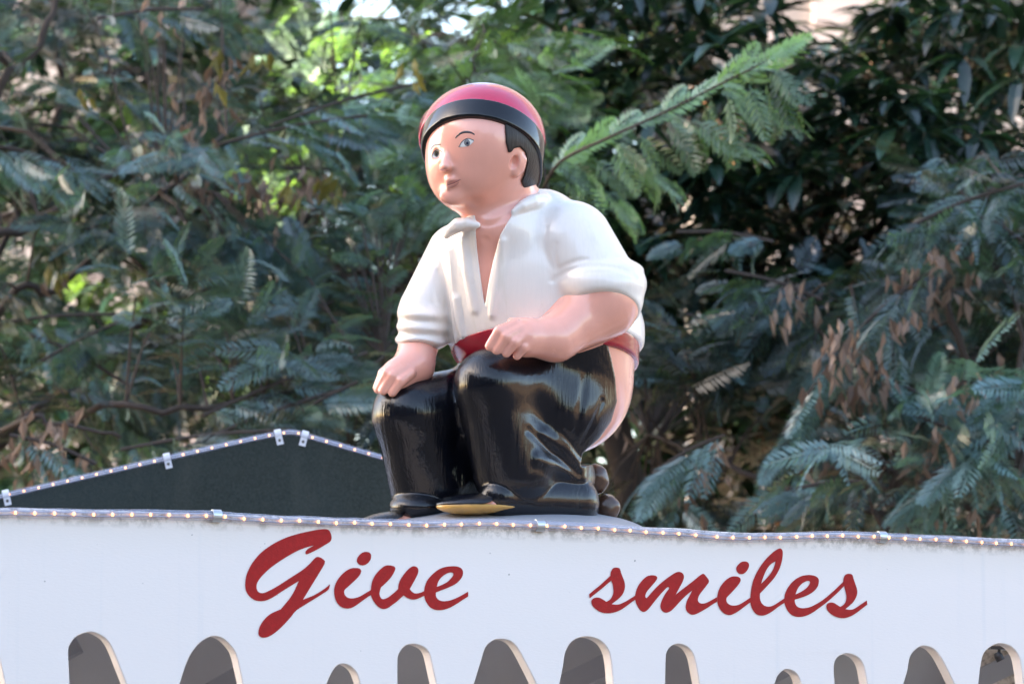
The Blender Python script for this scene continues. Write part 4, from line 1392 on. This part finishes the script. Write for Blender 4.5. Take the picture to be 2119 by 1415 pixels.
def plates(x0, x1, y0, y1, Y0, Y1, n):
    """positions gathered into n slanting plates of foliage with hollows between them"""
    cs = []
    for _ in range(n):
        cs.append((at(rnd.uniform(x0, x1), rnd.uniform(y0, y1), rnd.uniform(Y0, Y1)), rnd.uniform(-0.5, 0.35), rnd.random() ** 1.3, rnd.uniform(0.6, 1.25)))
    def fn():
        c, sl, tn, sz = rnd.choice(cs)
        dx = rnd.gauss(0, 0.15 * sz)
        fn.tone = tn
        return c + np.array([dx, rnd.gauss(0, 0.10 * sz), dx * sl + rnd.gauss(0, 0.028 * sz)])
    return fn


def vol(x0, x1, y0, y1, Y0, Y1):
    def fn():
        Y = rnd.uniform(Y0, Y1)
        return at(rnd.uniform(x0, x1), rnd.uniform(y0, y1), Y)
    return fn


twig_sprays(f1, plates(-150, 900, -120, 640, 2.9, 4.5, 44), 400, L1, tw, (4, 7), (0.55, 1.1), GAPS)
twig_sprays(f1, plates(-150, 850, 600, 1100, 2.6, 4.2, 20), 190, L1, tw, (4, 8), (0.8, 1.15), [])
f1.tone = None
# layered sprays standing out low in front
for a, b, n, s, sg in ((at(330, 950, 2.5), at(720, 800, 2.7), 10, 1.0, 0.02), (at(250, 930, 2.5), at(600, 890, 2.5), 9, 0.9, 0.03), (at(420, 860, 2.6), at(760, 730, 2.8), 9, 0.95, 0.02),
                       (at(560, 900, 2.6), at(740, 790, 2.6), 6, 0.9, 0.02), (at(20, 790, 2.9), at(260, 660, 2.9), 8, 0.8, 0.03), (at(60, 690, 3.0), at(270, 800, 2.9), 7, 0.75, 0.04),
                       (at(-60, 680, 3.0), at(240, 650, 3.0), 8, 0.75, 0.05), (at(560, 260, 3.2), at(880, 170, 3.3), 8, 1.0, 0.03), (at(450, 300, 3.2), at(760, 240, 3.2), 8, 1.0, 0.04),
                       (at(200, 40, 2.9), at(420, 20, 2.9), 6, 0.9, 0.02), (at(-40, 300, 3.0), at(120, 340, 3.0), 6, 0.9, 0.05), (at(20, 900, 2.5), at(200, 960, 2.5), 7, 0.9, 0.04),
                       (at(600, 660, 3.0), at(830, 590, 3.1), 7, 0.8, 0.02), (at(500, 560, 3.3), at(800, 440, 3.3), 8, 0.9, 0.02)):
    spray(f1, a, b, n, s, sag=sg)
    mb = MB(); mb.tube(catmull([tuple(a), tuple((a + b) / 2 + np.array([0, 0, 0.01])), tuple(b)], 3), [0.004] * 7, 5); mb.build('branch', M['bark'], t1)
tw.build('twigs', M['bark'], t1)['kind'] = 'stuff'
f1.build(t1, 230)
for px, py, Y, n, s in ((470, 130, 3.0, 9, .02), (430, 190, 3.0, 14, .03), (400, 260, 3.0, 14, .025), (390, 310, 3.0, 9, .02), (500, 370, 3.0, 16, .03), (560, 390, 3.0, 16, .035), (610, 395, 3.0, 12, .03), (420, 360, 3.1, 8, .025),
                        (660, 370, 3.0, 12, .03), (290, 310, 3.1, 7, .02), (100, 870, 2.5, 12, .035), (130, 930, 2.5, 14, .03), (60, 950, 2.5, 8, .03), (700, 280, 3.2, 5, .02), (320, 30, 2.9, 6, .02), (105, 585, 3.1, 4, .015)):
    pods(t1, px, py, Y, n, s, M['dry'], POD)
for px, py, Y, n, s in ((460, 105, 2.95, 6, .014), (540, 120, 2.95, 7, .016), (600, 400, 2.95, 7, .012), (680, 370, 2.95, 7, .014), (175, 185, 3.0, 4, .012), (850, 140, 3.0, 8, .02), (120, 565, 3.1, 6, .014), (690, 400, 2.95, 4, .012), (455, 175, 2.95, 4, .01)):
    pods(t1, px, py, Y, n, s, M['yleaf'], POD)

# Tree 2: feathery tree at the lower right, full of pods
t2 = empty('feathery_tree', (2.0, 3.6, 0), 'feathery blue-green tree at the lower right hung with many dry brown pods', 'tree')
f2 = Foliage(protoF, M['frond'], 'frond')
limb(t2, [(2.0, 3.6, 0), (1.95, 3.6, 1.0), (1.8, 3.5, 1.7), (1.7, 3.4, 2.0)], 0.08, 0.05, M['bark'], 'trunk', 12)
L2 = []
for pts, r0, r1 in (
        ([(1.7, 3.4, 2.0), at(1900, 1000, 3.0), at(1800, 860, 2.9), at(1730, 740, 2.8), at(1650, 600, 2.8)], 0.016, 0.005),
        ([(1.7, 3.4, 2.0), at(2000, 950, 2.9), at(2000, 760, 2.8), at(1960, 600, 2.8), at(2000, 450, 2.8), at(2080, 380, 2.8)], 0.018, 0.005),
        ([(1.7, 3.4, 2.0), at(1750, 1050, 2.8), at(1600, 1000, 2.8), at(1450, 940, 2.9), at(1350, 900, 3.0)], 0.015, 0.005),
        ([(1.7, 3.4, 2.0), at(2150, 900, 2.7), at(2119, 700, 2.7), at(2080, 560, 2.7)], 0.014, 0.005),
        ([(1.7, 3.4, 2.0), at(1880, 1110, 2.6), at(1840, 1020, 2.6), at(1700, 960, 2.6)], 0.014, 0.005)):
    L2.append(limb(t2, pts, r0, r1, M['bark']))
tw = MB()
twig_sprays(f2, plates(1650, 2250, 560, 1150, 2.4, 3.7, 16), 140, L2, tw, (4, 8), (0.85, 1.2), GAPS)
twig_sprays(f2, plates(1260, 1800, 700, 1150, 2.7, 3.9, 15), 120, L2, tw, (4, 8), (0.8, 1.1), GAPS)
twig_sprays(f2, vol(1900, 2250, 330, 600, 2.5, 3.4), 34, L2, tw, (4, 8), (0.8, 1.1), GAPS)
for a, b, n, s, sg in ((at(1740, 730, 2.5), at(1620, 900, 2.5), 7, 1.0, 0.03), (at(1720, 740, 2.5), at(1930, 830, 2.5), 8, 1.05, 0.03), (at(2119, 380, 2.6), at(1880, 470, 2.6), 8, 1.0, 0.02),
                       (at(1760, 590, 2.6), at(1780, 700, 2.6), 4, 1.1, 0.02), (at(1930, 560, 2.5), at(1780, 680, 2.5), 7, 1.0, 0.02), (at(1840, 660, 2.5), at(1850, 760, 2.5), 5, 1.0, 0.02),
                       (at(2119, 880, 2.4), at(1900, 1000, 2.4), 8, 1.1, 0.03), (at(1700, 620, 2.7), at(1500, 560, 2.7), 6, 0.9, 0.03), (at(1420, 650, 2.8), at(1500, 700, 2.8), 5, 0.9, 0.03),
                       (at(1900, 860, 2.4), at(2080, 960, 2.4), 7, 1.1, 0.02), (at(1820, 1000, 2.4), at(1650, 1010, 2.4), 7, 1.0, 0.02), (at(1500, 900, 2.6), at(1350, 980, 2.6), 6, 1.0, 0.02),
                       (at(2000, 440, 2.6), at(2119, 500, 2.6), 6, 1.0, 0.02), (at(1600, 500, 2.9), at(1400, 480, 2.9), 6, 0.85, 0.03)):
    spray(f2, a, b, n, s, sag=sg)
    mb = MB(); mb.tube(catmull([tuple(a), tuple((a + b) / 2 + np.array([0, 0, 0.01])), tuple(b)], 3), [0.004] * 7, 5); mb.build('branch', M['bark'], t2)
tw.build('twigs', M['bark'], t2)['kind'] = 'stuff'
f2.build(t2, 230)
for px, py, Y, n, s in ((1640, 600, 2.6, 8, .02), (1620, 640, 2.6, 6, .015), (1680, 630, 2.6, 6, .02), (1730, 700, 2.4, 14, .025), (1760, 730, 2.4, 16, .03), (1790, 770, 2.4, 16, .03), (1740, 790, 2.4, 12, .025), (1800, 800, 2.4, 10, .02),
                        (1910, 550, 2.5, 12, .025), (1940, 600, 2.5, 14, .03), (1930, 520, 2.5, 8, .02), (1860, 670, 2.4, 10, .025), (1980, 790, 2.4, 12, .025), (2080, 780, 2.4, 12, .022), (1930, 890, 2.4, 14, .025), (1900, 950, 2.4, 8, .02),
                        (1460, 960, 2.6, 10, .022), (1430, 1010, 2.6, 8, .02), (1640, 930, 2.5, 9, .022), (1690, 930, 2.5, 8, .02), (2010, 560, 2.5, 6, .02), (1310, 870, 2.8, 6, .02), (1850, 590, 2.5, 6, .02), (1990, 1060, 2.4, 8, .03)):
    pods(t2, px, py, Y, n, s, M['dry'], POD)

# Tree 3: the shoot of a lighter feathery tree reaching out beside the statue's cap
t3 = empty('feathery_tree', (0.35, 3.4, 0), 'slender feathery tree behind the statue with one bright bough reaching right of the cap', 'tree')
f3 = Foliage(protoF, M['frond2'], 'frond')
limb(t3, [(0.35, 3.4, 0), (0.33, 3.4, 1.2), (0.26, 3.35, 2.3), at(1120, 480, 3.2)], 0.05, 0.03, M['bark'], 'trunk', 10)
L3 = [limb(t3, [at(1120, 480, 3.2), at(1140, 440, 3.1), at(1120, 400, 2.9)], 0.014, 0.009, M['bark']),
      limb(t3, [at(1120, 480, 3.2), at(1050, 300, 3.2), at(980, 180, 3.3), at(1000, 60, 3.4)], 0.014, 0.004, M['bark']),
      limb(t3, [at(1120, 480, 3.2), at(900, 560, 3.8), at(700, 560, 4.3), at(500, 520, 4.6)], 0.016, 0.004, M['bark'])]
BL = catmull([tuple(at(1120, 400, 2.9)), tuple(at(1160, 335, 2.6)), tuple(at(1260, 285, 2.45)), tuple(at(1370, 235, 2.4)), tuple(at(1480, 180, 2.35)), tuple(at(1560, 140, 2.3)), tuple(at(1600, 118, 2.3))], 6)
BL = np.array(BL)
vv, ff = tube_vf(BL, list(np.linspace(0.0045, 0.0014, len(BL))), 6)
mesh('bough', vv, ff, M['bark'], t3, True)
for i in range(24):                                   # upright pale fronds along the top of the bough
    q = BL[int(4 + (len(BL) - 5) * (i % 12) / 11)]
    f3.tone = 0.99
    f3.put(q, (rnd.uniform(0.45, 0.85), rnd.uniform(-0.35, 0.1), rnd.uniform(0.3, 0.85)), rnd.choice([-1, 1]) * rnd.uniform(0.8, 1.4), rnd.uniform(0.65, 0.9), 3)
for i in range(34):                                   # hanging greener ones below
    s_ = (i % 17) / 16
    q = BL[int(4 + (len(BL) - 5) * s_)] + np.array([rnd.uniform(-.02, .02), rnd.uniform(-.08, .08), -0.01 - 0.05 * rnd.random()])
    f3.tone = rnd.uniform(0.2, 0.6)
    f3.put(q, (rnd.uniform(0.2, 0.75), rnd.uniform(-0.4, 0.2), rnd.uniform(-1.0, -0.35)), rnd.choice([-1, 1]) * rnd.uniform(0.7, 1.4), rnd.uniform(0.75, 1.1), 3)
for a, b, n, s, sg in ((at(1370, 235, 2.4), at(1560, 300, 2.4), 6, 0.55, 0.02), (at(1480, 180, 2.35), at(1645, 235, 2.3), 6, 0.5, 0.02), (at(1260, 285, 2.45), at(1390, 370, 2.45), 5, 0.6, 0.03), (at(1180, 330, 2.6), at(1300, 420, 2.6), 6, 0.65, 0.03),
                       (at(1480, 180, 2.35), at(1620, 110, 2.3), 5, 0.5, 0.0), (at(1000, 100, 3.0), at(1180, 60, 3.0), 6, 0.8, 0.02), (at(960, 150, 3.0), at(1150, 150, 3.0), 6, 0.8, 0.03)):
    spray(f3, a, b, n, s, sag=sg)
tw = MB()
twig_sprays(f3, vol(850, 1180, 60, 460, 2.9, 3.9), 60, L3, tw, (4, 7), (0.75, 1.0), GAPS)
twig_sprays(f3, plates(300, 1150, 100, 800, 3.8, 5.6, 26), 240, L3, tw, (4, 7), (0.8, 1.1), GAPS)
tw.build('twigs', M['bark'], t3)['kind'] = 'stuff'
f3.build(t3, 200)

# Trees 4 and 5: broad-leaved trees behind
def rosettes(fol, fn, n, limbs, twigmb, gaps, per=(7, 11), sc_=(0.8, 1.15)):
    LP = np.concatenate(limbs)
    for _ in range(n):
        p = fn()
        if blocked(p, gaps): continue
        a = LP[np.argmin(((LP - p) ** 2).sum(1))]; L = np.linalg.norm(p - a)
        if 0.02 < L < 0.6:
            vv, ff = tube_vf([a, (a + p) / 2 + np.array([0, 0, -0.06 * L]), p], [0.006, 0.004, 0.003], 4, False); twigmb.add(vv, ff)
        ax = np.array([rnd.uniform(-.5, .5), rnd.uniform(-.7, .1), 0.9]); sr = orient(ax, 0)
        m = rnd.randint(*per)
        for i in range(m):
            an = 2 * math.pi * (i + rnd.random() * 0.5) / m
            lift = rnd.uniform(-0.1, 0.7)
            d = sr @ np.array([lift, math.cos(an), math.sin(an)])
            fol.put(p + d * 0.008, d, 0, rnd.uniform(*sc_), rnd.randrange(2))


t4 = empty('broadleaf_tree', (1.7, 5.6, 0), 'dark glossy broad-leaved tree with orange-brown limbs filling the upper right', 'tree')
f4 = Foliage(protoB, M['broad'], 'leaf')
limb(t4, [at(1640, 1180, 4.6) * np.array([1, 1, 0]), at(1640, 1150, 4.6), at(1612, 960, 4.5), at(1585, 780, 4.5)], 0.05, 0.026, M['bark2'], 'trunk', 12)
L4 = [limb(t4, pts, r0, r1, M['bark2']) for pts, r0, r1 in (
    ([at(1585, 780, 4.5), at(1600, 680, 4.5), at(1690, 560, 4.5), at(1700, 440, 4.6), at(1760, 300, 4.7)], 0.024, 0.012),
    ([at(1585, 780, 4.5), at(1480, 600, 4.6), at(1330, 480, 4.6), at(1210, 400, 4.6)], 0.018, 0.012),
    ([at(1585, 780, 4.5), at(1560, 560, 4.7), at(1540, 380, 4.8), at(1450, 200, 4.9), at(1350, 60, 5.0)], 0.02, 0.008),
    ([at(1700, 440, 4.6), at(1900, 300, 4.7), at(2060, 220, 4.8), at(2100, 60, 4.8)], 0.016, 0.010),
    ([at(1760, 300, 4.7), at(1800, 150, 4.8), at(1880, 0, 4.9)], 0.012, 0.006))]
tw = MB()
rosettes(f4, vol(1130, 2250, -120, 640, 3.4, 4.75), 620, L4, tw, GAPS)
rosettes(f4, vol(1180, 2250, 560, 1150, 3.8, 4.8), 240, L4, tw, GAPS)
tw.build('twigs', M['bark'], t4)['kind'] = 'stuff'
f4.build(t4, 280)

t5 = empty('broadleaf_tree', (-1.2, 8.0, 0), 'far broad-leaved tree standing behind the feathery one at the left', 'tree')
f5 = Foliage(protoB, M['broad'], 'leaf')
limb(t5, [(-1.2, 8.0, 0), (-1.2, 8.0, 1.4), (-1.1, 8, 2.4)], 0.12, 0.08, M['bark'], 'trunk', 12)
L5 = [limb(t5, [(-1.1, 8, 2.4), (x, 8 + dy, z)], 0.05, 0.02, M['bark']) for x, dy, z in ((-2.2, 0.3, 3.4), (-1.0, -.4, 4.2), (0.2, 0.2, 3.6), (0.8, 0, 2.6), (-1.8, 0, 2.6))]
tw = MB()
rosettes(f5, vol(-200, 1250, -120, 1150, 6.2, 8.2), 950, L5, tw, GAPS, (7, 10), (1.2, 1.7))
tw.build('twigs', M['bark'], t5)['kind'] = 'stuff'
f5.build(t5, 120)
t6 = empty('broadleaf_tree', (1.9, 8.6, 0), 'far dark tree standing behind the glossy one at the right', 'tree')
f6 = Foliage(protoB, M['broad'], 'leaf')
limb(t6, [(1.9, 8.6, 0), (1.9, 8.6, 1.4), (1.8, 8.6, 2.4)], 0.12, 0.08, M['bark'], 'trunk', 12)
L6 = [limb(t6, [(1.8, 8.6, 2.4), (x, 8.6 + dy, z)], 0.05, 0.02, M['bark']) for x, dy, z in ((0.8, 0.3, 3.4), (1.5, -.4, 4.2), (2.4, 0.2, 3.6), (2.6, 0, 2.6))]
tw = MB()
rosettes(f6, vol(1150, 2300, -60, 1150, 6.8, 8.6), 420, L6, tw, GAPS, (7, 10), (1.2, 1.7))
tw.build('twigs', M['bark'], t6)['kind'] = 'stuff'
f6.build(t6, 100)

# street trees across the square (behind the camera; mirrored in the glossy paint)
big = [broad_mesh(0.34, 0.22, 0.3), broad_mesh(0.28, 0.2, 0.5)]
for tx, ty, th, lab in ((-7.5, -15, 6.5, 'tall street tree across the square, left of the camera'), (0.5, -17, 5.6, 'street tree across the square straight behind the camera'), (7.5, -18, 5.0, 'lower street tree across the square, right of the camera')):
    tt = empty('street_tree', (tx, ty, 0), lab, 'tree')
    limb(tt, [(tx, ty, 0), (tx + 0.1, ty, 1.5), (tx, ty, 3.0), (tx + 0.1, ty, th * 0.7)], 0.22, 0.1, M['bark'], 'trunk', 10)
    ff_ = Foliage(big, M['broad'], 'leaf')
    for k in range(2600):
        d = np.array([rnd.gauss(0, 1), rnd.gauss(0, 1), rnd.gauss(0, 1)]); d /= np.linalg.norm(d)
        r_ = rnd.random() ** 0.4 * (1 + 0.25 * math.sin(d[0] * 5) * math.sin(d[1] * 4 + d[2] * 6))
        p = np.array([tx, ty, th * 0.62]) + d * r_ * np.array([3.0, 2.6, th * 0.38])
        ff_.put(p, (rnd.gauss(0, 1), rnd.gauss(0, 1), -0.4), rnd.uniform(0, 6), rnd.uniform(0.8, 1.3), rnd.randrange(2))
    ff_.build(tt, 0)
